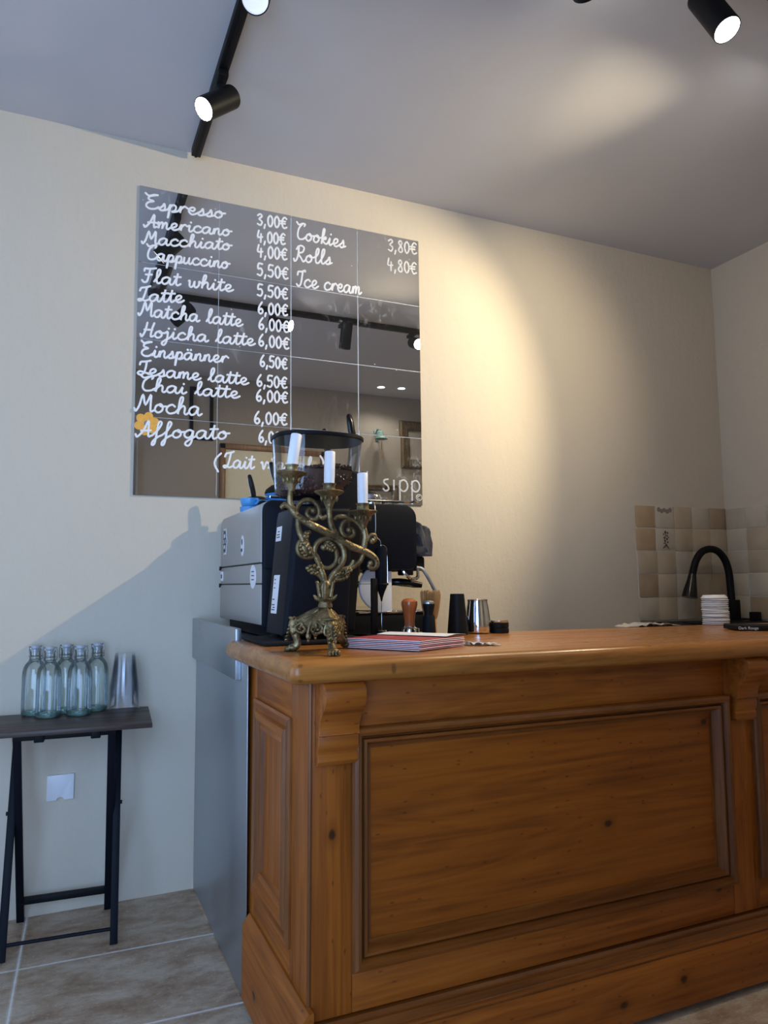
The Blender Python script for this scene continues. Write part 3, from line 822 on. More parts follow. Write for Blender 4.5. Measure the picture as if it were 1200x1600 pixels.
def write(text, A, B_, xh, mat, w=.0042, plain=False, y=YM - .0008):
    st, tot = layout(text, plain)
    k = (B_[0] - A[0]) / tot
    sl = (B_[1] - A[1]) / (B_[0] - A[0])
    b = MB()
    for s in st:
        pts = []
        for px, py in s:
            X = A[0] + px * k + py * xh * (.0 if plain else .10)
            pts.append((X, y, A[1] + sl * px * k + py * xh))
        if len(pts) == 2 and (Vector(pts[0]) - Vector(pts[1])).length < .006:
            b.ell(pts[0], (w * 1.05, .0012, w * 1.05), sub=2)
            continue
        b.tube(pts, w, 6, flat=(1, .22), smooth=4)
        for e in (pts[0], pts[-1]): b.ell(e, (w, .0011, w), sub=1)
    return b

LINES = [
    ('Espresso', (0.254, 2.458), (0.544, 2.477), 0.028),
    ('Americano', (0.256, 2.386), (0.57, 2.411), 0.026),
    ('Macchiato', (0.25, 2.321), (0.571, 2.354), 0.026),
    ('Cappuccino', (0.261, 2.263), (0.564, 2.278), 0.027),
    ('Flat white', (0.249, 2.175), (0.58, 2.188), 0.027),
    ('Latte', (0.237, 2.1), (0.395, 2.117), 0.027),
    ('Matcha latte', (0.243, 2.045), (0.618, 2.055), 0.028),
    ('Hojicha latte', (0.251, 1.967), (0.667, 1.985), 0.027),
    ('Einspänner', (0.25, 1.894), (0.563, 1.904), 0.027),
    ('Sesame latte', (0.243, 1.824), (0.643, 1.827), 0.026),
    ('Chai latte', (0.253, 1.766), (0.609, 1.771), 0.026),
    ('Mocha', (0.239, 1.689), (0.467, 1.691), 0.033),
    ('Affogato', (0.246, 1.595), (0.569, 1.609), 0.03),
    ('(', (0.517, 1.493), (0.536, 1.492), 0.029),
    ('Lait végétal', (0.555, 1.5), (0.899, 1.504), 0.029),
    (')', (0.915, 1.502), (0.942, 1.503), 0.031),
    ('Cookies', (0.837, 2.451), (1.045, 2.449), 0.033),
    ('Rolls', (0.829, 2.356), (0.985, 2.367), 0.032),
    ('Ice cream', (0.837, 2.253), (1.115, 2.261), 0.033),
    ('sipp', (1.206, 1.443), (1.371, 1.444), 0.042),
    ('3,00€', (0.676, 2.477), (0.799, 2.485), 0.026),
    ('4,00€', (0.677, 2.408), (0.792, 2.416), 0.026),
    ('4,00€', (0.677, 2.347), (0.8, 2.353), 0.027),
    ('5,50€', (0.677, 2.271), (0.805, 2.274), 0.027),
    ('5,50€', (0.678, 2.188), (0.803, 2.191), 0.026),
    ('6,00€', (0.681, 2.116), (0.803, 2.123), 0.026),
    ('6,00€', (0.684, 2.054), (0.808, 2.055), 0.026),
    ('6,00€', (0.684, 1.987), (0.809, 1.987), 0.026),
    ('6,50€', (0.69, 1.906), (0.801, 1.905), 0.025),
    ('6,50€', (0.678, 1.826), (0.801, 1.828), 0.025),
    ('6,00€', (0.676, 1.767), (0.804, 1.769), 0.025),
    ('6,00€', (0.669, 1.678), (0.802, 1.681), 0.026),
    ('6,00€', (0.687, 1.607), (0.802, 1.605), 0.025),
    ('3,80€', (1.244, 2.474), (1.382, 2.482), 0.029),
    ('4,80€', (1.24, 2.388), (1.38, 2.392), 0.029),
]
SAY = {}
for text, A, B_, xh in LINES:
    digit = text[0] in '0345678'
    if digit: mat = m_chalk2 if A[0] > 1.2 else m_chalk
    else: mat = m_chalk
    if text == 'sipp':
        def circ(cx, cz, rx, rz, a0, a1, n=12): return [(cx + rx * cos(radians(a0 + (a1 - a0) * k / n)), YM - .0008, cz + rz * sin(radians(a0 + (a1 - a0) * k / n))) for k in range(n + 1)]
        b = MB(); w = .0040; X, Z = 1.206, 1.443
        for s in ([(X + .026, YM - .0008, Z + .046), (X + .008, YM - .0008, Z + .042), (X + .006, YM - .0008, Z + .030), (X + .022, YM - .0008, Z + .018), (X + .026, YM - .0008, Z + .004), (X + .012, YM - .0008, Z - .003), (X, YM - .0008, Z + .006)],
                  [(X + .050, YM - .0008, Z + .045), (X + .050, YM - .0008, Z + .001)]):
            b.tube(s, w, 6, flat=(1, .25), smooth=5)
        for px in (X + .078, X + .134):
            b.tube([(px, YM - .0008, Z + .044), (px - .001, YM - .0008, Z - .055)], w, 6, flat=(1, .25))
            b.tube(circ(px + .016, Z + .022, .019, .024, 170, -170, 16), w, 6, flat=(1, .25))
        b.tube(circ(1.372, 1.418, .013, .013, 0, 360, 20), .002, 6, flat=(1, .4))
        b.tube(circ(1.372, 1.418, .006, .007, 50, 310, 10), .0018, 6, flat=(1, .4))
        part('lettering', b, m_chalk2, menu, label='small pale handwritten shop signature with a circled c')
        continue
    b = write(text, A, B_, xh, mat, plain=digit, y=YM - .0026 if text == 'Affogato' else YM - .0008)
    part('lettering', b, mat, menu, label='white handwritten %s' % (('price reading ' if digit else 'words reading ') + text) if text not in '()' else 'white handwritten bracket')

# yellow flower stuck on the mirror
b = MB()
for k in range(6):
    a = 2 * pi * k / 6 + .3
    b.ell((.273 + .026 * cos(a), YM - .0012, 1.645 + .026 * sin(a)), (.0185, .0008, .0165), (0, -a, 0), 3)
b.mi = 1
b.ell((.273, YM - .0017, 1.646), (.010, .0006, .010), sub=3)
solo('flower_sticker', b, [m_petal, m_petald], 'yellow six-petalled flower stuck on the mirror above the last drink', 'flower decoration')

# ---------------------------------------------------------------- wall socket cover
b = MB()
pts = [(-.0165, .3575), (.010, .3575)] + [(.0255 + .011 * cos(radians(180 - a)), .3575 + .010 * sin(radians(a))) for a in range(0, 181, 20)] + [(.066, .3575), (.066, .4395), (-.0165, .4395)]
b.prism(pts, 1, -.011, .002, .0015)
solo('socket_cover', b, m_white, 'white square socket cover low on the wall under the side table', 'socket cover')

# ---------------------------------------------------------------- folding side table
TZ, TA = .648, radians(-4.0)
tb = thing('side_table', 'narrow folding table with dark wood board and black metal legs', 'table', (.038, -.200, 0), (0, 0, TA))
R_ = MATS_OF[tb.name]
def tp(name, b, mat, **k): return part(name, b, mat, tb, world=False, **k)
b = MB(); b.box(-.245, .245, -.165, .165, TZ - .014, TZ, .0015); tp('tabletop', b, m_dkwood)
def sq(b, p, q, w=.011, d=.008):
    p, q = Vector(p), Vector(q); t = (q - p).normalized(); L = (q - p).length
    xa = Vector((1, 0, 0)); xa = (xa - t * xa.dot(t)).normalized() if abs(t.x) < .9 else Vector((0, 1, 0))
    ya = t.cross(xa)
    M = Matrix.Translation((p + q) / 2) @ Matrix((xa, ya, t)).transposed().to_4x4()
    b.box(-w, w, -d, d, -L / 2, L / 2, .0015, M=M)
for s in (-1, 1):
    b = MB(); sq(b, (s * .150, -.098, .0), (s * .150, .105, .628)); tp('leg', b, m_navy)
    b = MB(); sq(b, (s * .130, .168, .0), (s * .130, -.105, .628)); tp('leg', b, m_navy)
    b = MB(); b.lathe([(0, -.003), (.006, -.003), (.006, .003), (0, .003)], seg=12, M=Matrix.Translation((s * .163, .024, .376)) @ Matrix.Rotation(pi / 2, 4, 'Y')); tp('pivot', b, m_black)
b = MB(); sq(b, (-.130, .140, .072), (.130, .140, .072), .010, .010); tp('rear_bar', b, m_black)
b = MB(); b.tube([(-.150, -.086, .04), (.150, -.086, .04)], .0055, 8); tp('front_bar', b, m_navy)
b = MB(); sq(b, (-.141, -.105, .622), (.141, -.105, .622), .009, .009); tp('top_bar', b, m_black)
b = MB(); sq(b, (-.160, .105, .622), (.160, .105, .622), .009, .009); tp('top_bar', b, m_black)
for x in (-.07, .085):
    b = MB(); b.box(x - .014, x + .014, -.119, -.091, .606, .634, .003); tp('clip', b, m_black)

# ---------------------------------------------------------------- swing-top bottles
def make_bottle(loc, label, rz):
    t = thing('glass_bottle', label, 'bottle', loc, (0, 0, rz), 'swing-top bottles on the side table')
    b = MB()
    b.lathe([(.034, .003), (.040, .006), (.0412, .012), (.0412, .122), (.0404, .135), (.0375, .147), (.032, .157), (.0250, .1645), (.0205, .169), (.0188, .176), (.0178, .196), (.0200, .198), (.0200, .204), (.0178, .205)], seg=36)
    part('bottle_body', b, m_glass, t, world=False)
    b = MB(); b.lathe([(0, .0005), (.035, .0005), (.0400, .004), (.0409, .008), (.037, .0115), (.022, .015), (0, .017)], seg=36); part('bottle_base', b, m_glassbase, t, world=False)
    b = MB(); b.lathe([(0, .206), (.0150, .206), (.0165, .208), (.0165, .214), (.0140, .2165), (0, .217)], seg=24); b.lathe([(0, .190), (.010, .190), (.0125, .2055), (0, .2055)], seg=18); part('stopper', b, m_ceramic, t, world=False)
    b = MB()
    w = .0013
    b.tube([(-.0215, 0, .212), (.0215, 0, .212)], w, 6)
    for s in (-1, 1):
        b.tube([(s * .0215, 0, .212), (s * .0245, -.004, .200), (s * .0225, -.008, .182), (s * .0205, -.014, .174)], w, 6)
        b.ell((s * .0215, 0, .212), (.0028, .0028, .0028), sub=1); b.ell((s * .0225, -.008, .182), (.0026, .0026, .0026), sub=1)
    b.tube([(-.0205, -.014, .174), (0, -.0235, .175), (.0205, -.014, .174)], w, 6, smooth=4)
    b.tube([(.0205 * cos(a * pi / 8), .0205 * sin(a * pi / 8), .183) for a in range(17)], w, 6)
    part('wire_bail', b, m_wire, t, world=False)
    for o in t.children:
        o.data.transform(Matrix.Diagonal((.90, .90, 1.03, 1)))
    return t
bt = [((-.064, -.052, TZ), 'swing-top glass bottle at the left end, behind the front left one', .5), ((-.020, -.122, TZ), 'swing-top water bottle standing in front at the left', .2), ((.030, -.050, TZ), 'swing-top water bottle at the back, between the two front ones', -.3),
      ((.071, -.124, TZ), 'swing-top glass bottle standing in front, middle of the row', .15), ((.125, -.050, TZ), 'swing-top water bottle at the right end, nearest the plastic cups', .4)]
b0 = make_bottle(*bt[0])
for loc, lb, rz in bt[1:]: dup(b0, (loc[0], loc[1], loc[2]), rz, lb)


# nested clear cups, upside down
cup_label = 'clear plastic cup in the upside-down stack on the side table'
cup0 = None
for k in range(12):
    if cup0 is None:
        b = MB(); b.lathe([(.0485, .0), (.050, .0015), (.0485, .003), (.0478, .004), (.0325, .118), (.031, .1195), (0, .1195)], seg=36)
        cup0 = part('plastic_cup', b, m_cup, None)
        cup0['label'] = cup_label; cup0['category'] = 'cup'; cup0['group'] = 'stack of clear plastic cups'
        o = cup0
    else:
        o = cup0.copy(); link(o)
    o.location = (.212 + .0006 * sin(k * 2.3), -.085 + .0006 * cos(k * 1.7), TZ + .0004 + k * .0062)
    if k == 11: o['label'] = 'topmost clear plastic cup of the upside-down stack'

# ---------------------------------------------------------------- things on the wall behind the viewer, seen in the mirror
def picture(name, x0, x1, z0, z1, wd, mat, label, fill=None):
    t = thing(name, label, 'picture frame', ((x0 + x1) / 2, YF, z0))
    b = MB(); b.frame(x0, x1, z0, z1, [(0, 0), (0, .018), (wd * .2, .028), (wd * .5, .020), (wd * .8, .026), (wd, .012), (wd, 0)], lambda x, z, o: (x, YF + .001 + o, z)); part('moulding', b, mat, t)
    if fill:
        b = MB(); b.box(x0 + wd * .8, x1 - wd * .8, YF + .001, YF + .006, z0 + wd * .8, z1 - wd * .8); part('picture', b, fill, t)
    return t
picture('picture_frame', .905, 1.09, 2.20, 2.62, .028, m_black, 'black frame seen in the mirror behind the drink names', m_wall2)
picture('picture_frame', 2.73, 3.08, 2.07, 2.51, .085, m_gold, 'ornate dark gilt frame seen in the mirror beside the bell')
picture('picture_frame', 2.33, 2.69, 1.45, 1.915, .055, m_gold, 'lower gilt frame seen in the mirror behind the small signature')
bl = thing('shop_bell', 'green bronze bell on a bracket, seen in the mirror', 'bell', (2.50, YF, 2.29))
b = MB(); b.lathe([(.055, .0), (.052, .006), (.040, .02), (.033, .05), (.028, .07), (.015, .08), (0, .083)], (2.50, YF + .10, 2.30), 28); part('bell_cup', b, m_verd, bl)
b = MB(); b.tube([(2.50, YF, 2.36), (2.50, YF + .05, 2.40), (2.50, YF + .10, 2.385)], .008, 8, smooth=5); b.box(2.485, 2.515, YF, YF + .012, 2.30, 2.40, .003); part('bracket', b, m_verd, bl)
b = MB(); b.tube([(2.50, YF + .10, 2.31), (2.503, YF + .10, 2.22), (2.50, YF + .10, 2.13)], .005, 6); part('bell_rope', b, m_bamboo, bl)
b = MB(); b.tube([(.519, YF + .02, .02), (.519, YF + .02, 2.16)], .010, 8); b.box(.505, .533, YF, YF + .02, 1.95, 1.98); b.box(.505, .533, YF, YF + .02, .6, .63)
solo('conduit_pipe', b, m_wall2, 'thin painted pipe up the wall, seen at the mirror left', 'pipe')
# ---------------------------------------------------------------- espresso machine
em = thing('espresso_machine', 'espresso machine with grey back panel and black side behind the grinder', 'espresso machine', (.78, -.37, .8998))
def rrect(x0, x1, z0, z1, rs, n=6):
    """rounded rectangle, rs = radii for (x0z0, x1z0, x1z1, x0z1)"""
    out = []
    for (cx_, cz_, a0), r in zip(((x0, z0, 180), (x1, z0, 270), (x1, z1, 0), (x0, z1, 90)), rs):
        sx = 1 if cx_ == x0 else -1; sz = 1 if cz_ == z0 else -1
        if r < 1e-4: out.append((cx_, cz_)); continue
        for k in range(n + 1):
            a = radians(a0 + 90 * k / n)
            out.append((cx_ + sx * r + r * cos(a), cz_ + sz * r + r * sin(a)))
    return out
b = MB()
b.prism(rrect(-.655, -.085, 1.124, 1.296, (0, 0, .045, .0)), 0, .529, .56, .006)
part('back_panel', b, m_mach, em)
b = MB()
b.box(.531, .56, -.655, -.083, 1.064, 1.121, .003); b.box(.530, .56, -.655, -.080, .945, 1.061, .003)
part('lower_back_panel', b, m_mach, em)
b = MB(); b.box(.534, .56, -.65, -.09, 1.05, 1.13); b.prism([(-.080, 1.127), (-.080, 1.112), (-.098, 1.121)], 0, .526, .535); b.prism([(-.078, 1.066), (-.078, 1.052), (-.095, 1.060)], 0, .526, .535)
part('panel_joint', b, m_black, em)
b = MB(); b.prism(rrect(.534, 1.028, 1.102, 1.306, (.01, .03, .042, .03)), 1, -.672, -.650, .006)
b.box(.534, .565, -.670, -.650, .935, 1.28, .006)
part('side_panel', b, m_navy, em)
b = MB(); b.prism(rrect(.548, 1.022, 1.106, 1.300, (.01, .03, .042, .03)), 1, -.652, -.10, .004); part('body', b, m_black, em)
b = MB(); b.box(.56, 1.02, -.63, -.12, 1.302, 1.308, .002); part('cup_tray', b, m_steel2, em)
b = MB(); b.tube([(.56, -.645, 1.318), (1.0, -.645, 1.318), (1.012, -.63, 1.318), (1.012, -.12, 1.318)], .004, 8, smooth=4); part('cup_rail', b, m_chrome, em)
b = MB(); b.box(.56, .70, -.64, -.12, .96, 1.11); b.box(.56, 1.07, -.648, -.10, .906, .972, .008); part('base', b, m_black, em)
b = MB(); b.box(.70, 1.06, -.62, -.14, .971, .976, .001); b.box(.70, 1.075, -.652, -.642, .968, .974, .002); part('drip_tray', b, m_chrome, em)
for x in (.60, 1.0):
    for y in (-.60, -.16):
        b = MB(); b.lathe([(.0, 0), (.022, 0), (.020, .010), (0, .010)], (x, y, .9), 16); part('foot', b, m_rubber, em)
pts = [(.948, 1.098), (.948, .973)] + [(.925, .973)] + [(.945 - .105 * sin(radians(a)), 1.048 - .082 * cos(radians(a))) for a in range(18, 150, 12)] + [(.875, 1.098)]
b = MB(); b.prism(pts, 1, -.652, -.636, .003); part('leg_panel', b, m_white, em)
for y in (-.50, -.26):
    b = MB(); b.lathe([(0, 1.045), (.033, 1.045), (.036, 1.052), (.036, 1.085), (.042, 1.095), (.042, 1.108), (0, 1.108)], (.955, y, 0), 24); part('group_head', b, m_blackgl, em)
    pf = MB(); pf.lathe([(0, 1.026), (.030, 1.028), (.034, 1.034), (.034, 1.046), (0, 1.046)], (.955, y, 0), 24)
    pfo = part('portafilter', pf, m_chrome, em)
    h = MB(); h.tube([(.975, y - .02, 1.052), (.995, y - .035, 1.064), (1.03, y - .05, 1.063), (1.075, y - .055, 1.057), (1.098, y - .06, 1.053)], [.008, .011, .0135, .0125, .009], 12, smooth=3); part('handle', h, m_blackgl, pfo)
b = MB(); b.box(1.018, 1.092, -.60, -.16, 1.10, 1.147, .008); b.box(1.00, 1.035, -.63, -.58, 1.085, 1.12, .004); part('front_head', b, m_black, em)
b = MB(); b.tube([(.985, -.648, 1.108), (.993, -.655, 1.088), (1.015, -.655, 1.073), (1.040, -.645, 1.078), (1.05, -.63, 1.10)], .0055, 8, smooth=5); part('hot_water_pipe', b, m_chrome, em)
b = MB(); b.tube([(1.055, -.61, 1.110), (1.072, -.615, 1.106), (1.088, -.618, 1.085), (1.112, -.62, 1.042), (1.122, -.622, 1.022)], .006, 8, smooth=5); b.lathe([(0, 0), (.006, .001), (.0075, .008), (.006, .018)], (1.121, -.622, 1.012), 12); part('steam_wand', b, m_steel2, em)
# stickers on the back: a dark flower with white edge, a pale figure, a torn label, a small rating plate
def disc_yz(y, z, ry, rz, x, n=20, f=None):
    return [(y + ry * cos(2 * pi * k / n) * (f(k) if f else 1), z + rz * sin(2 * pi * k / n) * (f(k) if f else 1)) for k in range(n)]
b = MB()
b.prism(disc_yz(-.162, 1.212, .030, .046, 0, 24, lambda k: 1 + .16 * cos(6 * 2 * pi * k / 24)), 0, .5277, .5295)
b.mi = 1; b.prism(disc_yz(-.162, 1.212, .025, .040, 0, 24, lambda k: 1 + .16 * cos(6 * 2 * pi * k / 24)), 0, .5270, .5280)
b.mi = 0
for k in range(6):
    a = 2 * pi * k / 6; b.prism(disc_yz(-.162 + .013 * cos(a), 1.212 + .022 * sin(a), .004, .008, 0, 10), 0, .5264, .5275)
part('sticker', b, [m_white, m_ink], em, label='dark flower-shaped sticker with a white edge')
b = MB(); b.prism(disc_yz(-.432, 1.184, .020, .033, 0, 20), 0, .5274, .5295)
b.mi = 1; b.prism(disc_yz(-.430, 1.196, .007, .010, 0, 12), 0, .5266, .5278); b.prism(disc_yz(-.426, 1.170, .010, .006, 0, 12), 0, .5266, .5278)
part('sticker', b, [m_white, m_ink], em, label='small oval sticker with a black and white drawing')
b = MB(); b.prism(disc_yz(-.566, 1.084, .034, .036, 0, 20), 0, .5290, .5313)
b.mi = 1
for k in range(3): b.box(.5282, .5293, -.582, -.552, 1.098 - k * .012, 1.101 - k * .012)
part('sticker', b, [m_white, m_ink], em, label='round white sticker with lines of print')
b = MB(); b.box(.529, .5315, -.125, -.088, 1.075, 1.108, .0005); b.mi = 1; b.box(.5284, .5292, -.117, -.098, 1.084, 1.098)
part('rating_plate', b, [m_white, m_ink], em)

# towel over the machine's front head
b = MB()
def cloth(poly, y0, y1, bev, seed):
    bm = bmesh.new()
    tmp = MB(); tmp.prism(poly, 1, y0, y1, bev, seg=3)
    bmesh.ops.triangulate(tmp.bm, faces=tmp.bm.faces[:])
    bmesh.ops.subdivide_edges(tmp.bm, edges=tmp.bm.edges[:], cuts=2, use_grid_fill=True)
    for v in tmp.bm.verts:
        v.co.y += .003 * sin(v.co.x * 190 + seed) + .002 * sin(v.co.z * 120 + seed)
        v.co.x += .0018 * sin(v.co.y * 60 + v.co.z * 70 + seed); v.co.z += .0015 * sin(v.co.y * 45 + seed)
    me = bpy.data.meshes.new('tmp'); tmp.bm.to_mesh(me); tmp.bm.free(); b.bm.from_mesh(me); bpy.data.meshes.remove(me); bm.free()
cloth([(1.066, 1.150), (1.064, 1.243), (1.074, 1.249), (1.092, 1.246), (1.104, 1.240), (1.110, 1.228), (1.112, 1.190), (1.112, 1.148)], -.616, -.30, .007, 0)
cloth([(1.014, 1.165), (1.016, 1.232), (1.028, 1.249), (1.052, 1.254), (1.066, 1.247), (1.074, 1.215), (1.088, 1.160), (1.078, 1.154), (1.03, 1.154)], -.622, -.36, .007, 2)
cloth([(1.016, 1.232), (1.020, 1.248), (1.052, 1.257), (1.066, 1.249), (1.078, 1.212), (1.090, 1.168), (1.088, 1.158), (1.074, 1.175), (1.050, 1.212)], -.630, -.55, .004, 4)
solo('bar_towel', b, m_towel, 'dark grey towel draped over the end of the espresso machine', 'towel', ang=60)

# cups, saucers and tools on top of the machine
def blue_cup(loc, label):
    t = thing('blue_cup', label, 'cup', loc, (0, 0, 0), 'bright blue cups on the espresso machine')
    b = MB(); b.lathe([(0, .0), (.024, 0), (.028, .003), (.033, .016), (.0345, .031), (.0325, .031), (.031, .016), (.024, .006), (0, .005)], seg=28); part('bowl', b, m_blue, t, world=False)
    b = MB(); b.tube([(.004, -.033, .026), (.004, -.048, .025), (.004, -.049, .014), (.004, -.032, .009)], .0042, 8, smooth=5); part('handle', b, m_blue, t, world=False)
    return t
c0 = blue_cup((.622, -.130, 1.309), 'lower bright blue cup at the back corner of the espresso machine')
dup(c0, (.623, -.131, 1.3402), .3, 'upper bright blue cup at the back corner of the espresso machine')
dup(c0, (.695, -.075, 1.309), .9, 'lower bright blue cup behind the stack of blue saucers')
dup(c0, (.694, -.076, 1.3402), .5, 'upper bright blue cup behind the stack of blue saucers')
sau = None
for k in range(6):
    if sau is None:
        b = MB(); b.lathe([(0, 0), (.034, 0), (.040, .003), (.070, .012), (.072, .0145), (.069, .0145), (.038, .006), (0, .005)], seg=36)
        sau = part('blue_saucer', b, m_blue); o = sau
        o['category'] = 'saucer'; o['group'] = 'blue saucers stacked on the espresso machine'
    else: o = sau.copy(); link(o)
    o['label'] = 'bright blue saucer in the stack under the black bowl'
    o.location = (.732, -.21 + .002 * (k % 2), 1.309 + k * .0115); o.rotation_euler = (0, 0, k)
sau['label'] = 'bright blue saucer at the very bottom of the stack'
bw = thing('black_bowl', 'black bowl with an upright handle, upside down on the blue saucers', 'bowl', (.732, -.21, 1.3822))
b = MB(); b.lathe([(.071, 0), (.073, .003), (.068, .016), (.050, .030), (.022, .037), (0, .038), (0, .035), (.045, .027), (.066, .008)], (.732, -.21, 1.3822), 36); part('bowl', b, m_rubber, bw)
b = MB(); b.tube([(.712, -.185, 1.416), (.708, -.18, 1.432), (.699, -.175, 1.465), (.691, -.172, 1.496), (.689, -.171, 1.503)], [.010, .0115, .0115, .009, .004], 12, smooth=4); part('handle', b, m_blackgl, bw)
b = MB(); b.tube([(.632, -.235, 1.309 + .0035), (.628, -.24, 1.338), (.645, -.24, 1.350), (.662, -.24, 1.338), (.668, -.285, 1.3125)], .0045, 8, smooth=6)
solo('black_cable', b, m_black, 'black cable loop in front of the blue saucers', 'cable')
b = MB(); b.lathe([(0, 0), (.036, 0), (.038, .003), (.040, .12), (.0385, .12), (.036, .005), (0, .005)], (1.005, -.155, 1.309), 28)
solo('tool_pot', b, m_black, 'black pot of tools at the back of the machine top', 'pot')
tl = thing('palette_knife', 'black-handled knife standing up behind the bean hopper', 'knife', (1.012, -.155, 1.318))
b = MB(); b.tube([(1.020, -.15, 1.600), (1.016, -.15, 1.630), (1.008, -.15, 1.68), (1.003, -.15, 1.705), (1.001, -.15, 1.712)], [.012, .0155, .0145, .011, .006], 12, flat=(1, .6)); part('handle', b, m_blackgl, tl)
b = MB(); b.prism([(1.003, 1.316), (1.019, 1.318), (1.034, 1.60), (1.012, 1.60)], 1, -.1513, -.1487); part('blade', b, m_chrome, tl)
b = MB(); b.lathe([(.070, 0), (.074, .003), (.070, .03), (.055, .058), (.030, .074), (.010, .079), (.010, .088), (0, .089)], (.985, -.36, 1.309), 36)
solo('black_dome_lid', b, m_black, 'glossy black domed lid on the machine top, behind the right candle', 'lid')
jg = thing('steel_jug', 'small steel jug on the machine top beside the black dome', 'jug', (.925, -.545, 1.309))
b = MB(); b.lathe([(0, 0), (.030, 0), (.034, .004), (.034, .030), (.029, .040), (.027, .040), (.030, .028), (0, .004)], (.925, -.545, 1.309), 28); part('bowl', b, m_chrome, jg)
b = MB(); b.tube([(.957, -.555, 1.340), (.972, -.56, 1.338), (.975, -.56, 1.32), (.959, -.556, 1.315)], .0035, 8, smooth=5); part('handle', b, m_chrome, jg)

# ---------------------------------------------------------------- grinder on its mat
b = MB(); b.box(.462, .742, -.972, -.715, zt(.6) + .001, zt(.6) + .0105, .003, M=None)
solo('rubber_mat', b, m_rubber, 'black rubber mat under the coffee grinder', 'mat')
MZ = zt(.6) + .0107
gr = thing('coffee_grinder', 'tall dark coffee grinder with clear hopper of beans behind the candlestick', 'coffee grinder', (.61, -.86, MZ))
b = MB(); b.prism([(.513, .934), (.690, .934), (.700, 1.10), (.700, 1.262), (.556, 1.262), (.545, 1.255), (.541, 1.235)], 1, -.950, -.775, .016, seg=4); part('body', b, m_navy, gr)
b = MB(); b.prism([(.600, 1.262), (.606, 1.272), (.665, 1.285), (.698, 1.352), (.712, 1.362), (.738, 1.360), (.744, 1.330), (.735, 1.16), (.716, .936), (.66, .936)], 1, -.925, -.79, .008, seg=3); part('grinding_head', b, m_black, gr)
b = MB(); b.lathe([(.062, 1.2625), (.066, 1.268), (.066, 1.278), (.058, 1.284), (.052, 1.292)], (.606, -.858, 0), 32); part('hopper_collar', b, m_blackgl, gr)
for x, y in ((.535, -.925), (.67, -.925), (.535, -.80), (.67, -.80)):
    b = MB(); b.lathe([(0, MZ + .0003), (.013, MZ + .0003), (.012, .9345), (0, .9345)], (x, y, 0), 14); part('foot', b, m_rubber, gr)
b = MB(); b.box(.698, .76, -.885, -.83, 1.14, 1.20, .006); b.lathe([(.020, 1.085), (.024, 1.14), (.0, 1.141)], (.735, -.857, 0), 20); part('dosing_spout', b, m_black, gr)
def hop(r, z, n=40, e=2.7):
    out = []
    for k in range(n):
        a = 2 * pi * k / n
        c, s = cos(a), sin(a)
        out.append((.122 * r * abs(c) ** (2 / e) * (1 if c > 0 else -1), .092 * r * abs(s) ** (2 / e) * (1 if s > 0 else -1)))
    return out
HC = (.634, -.858)
def hop_shell(levels, mat_close=False):
    bm = bmesh.new(); rings = []
    for r, dx, z in levels:
        rings.append([bm.verts.new((HC[0] + dx + x, HC[1] + y, z)) for x, y in hop(r, z)])
    for a, c in zip(rings, rings[1:]):
        for k in range(len(a)):
            j = (k + 1) % len(a); bm.faces.new((a[k], a[j], c[j], c[k]))
    if mat_close: bm.faces.new(rings[0]); bm.faces.new(rings[-1])
    bmesh.ops.recalc_face_normals(bm, faces=bm.faces)
    return bm
lv = [(.40, -.028, 1.288), (.62, -.024, 1.292), (.80, -.016, 1.304), (.885, -.008, 1.325), (.93, -.004, 1.36), (.965, -.001, 1.40), (1.0, 0, 1.449)]
b = MB(); b.add(hop_shell(lv)); hp = part('hopper', b, m_hop, gr)
b = MB(); b.add(hop_shell([(1.015, 0, 1.447), (1.03, 0, 1.449), (1.03, 0, 1.456), (1.0, 0, 1.4595)], True)); part('lid', b, m_black, hp)
# roasted beans in the hopper
b = MB()
lvb = [(.38, -.028, 1.290), (.59, -.024, 1.294), (.77, -.016, 1.306), (.85, -.008, 1.326), (.89, -.004, 1.350), (.885, -.003, 1.360), (.55, .01, 1.368), (.2, .02, 1.372)]
b.add(hop_shell(lvb, True))
rb = random.Random(11)
bean = bmesh.new(); bmesh.ops.create_icosphere(bean, subdivisions=1, radius=1)
bean_co = [v.co.copy() for v in bean.verts]; bean_f = [[v.index for v in f.verts] for f in bean.faces]; bean.free()
def put_bean(c):
    R = Euler((rb.uniform(0, 6), rb.uniform(0, 6), rb.uniform(0, 6))).to_matrix() @ Matrix.Diagonal((.0058, .0042, .0032))
    vs = [b.bm.verts.new(R @ q + Vector(c)) for q in bean_co]
    for f in bean_f: b.bm.faces.new([vs[i] for i in f])
for k in range(520):
    a = rb.uniform(0, 2 * pi); r = sqrt(rb.uniform(0, 1)) * .86
    x = HC[0] - .003 + .122 * r * cos(a) * .96; y = HC[1] + .092 * r * sin(a) * .96
    put_bean((x, y, 1.364 + .008 * sin((x - .6) * 20) + rb.uniform(0, .006)))
for k in range(420):
    t = rb.uniform(0, 1); i = rb.choice([1, 2, 2, 3, 3, 3])
    r = lvb[i][0] + (lvb[i + 1][0] - lvb[i][0]) * t; dx = lvb[i][1] + (lvb[i + 1][1] - lvb[i][1]) * t; z = lvb[i][2] + (lvb[i + 1][2] - lvb[i][2]) * t
    x, y = rb.choice(hop(r, 0, 64)); put_bean((HC[0] + dx + x, HC[1] + y, z))
solo('coffee_beans', b, m_bean, 'dark roasted coffee beans filling the lower half of the clear hopper', 'coffee beans', kind='stuff')
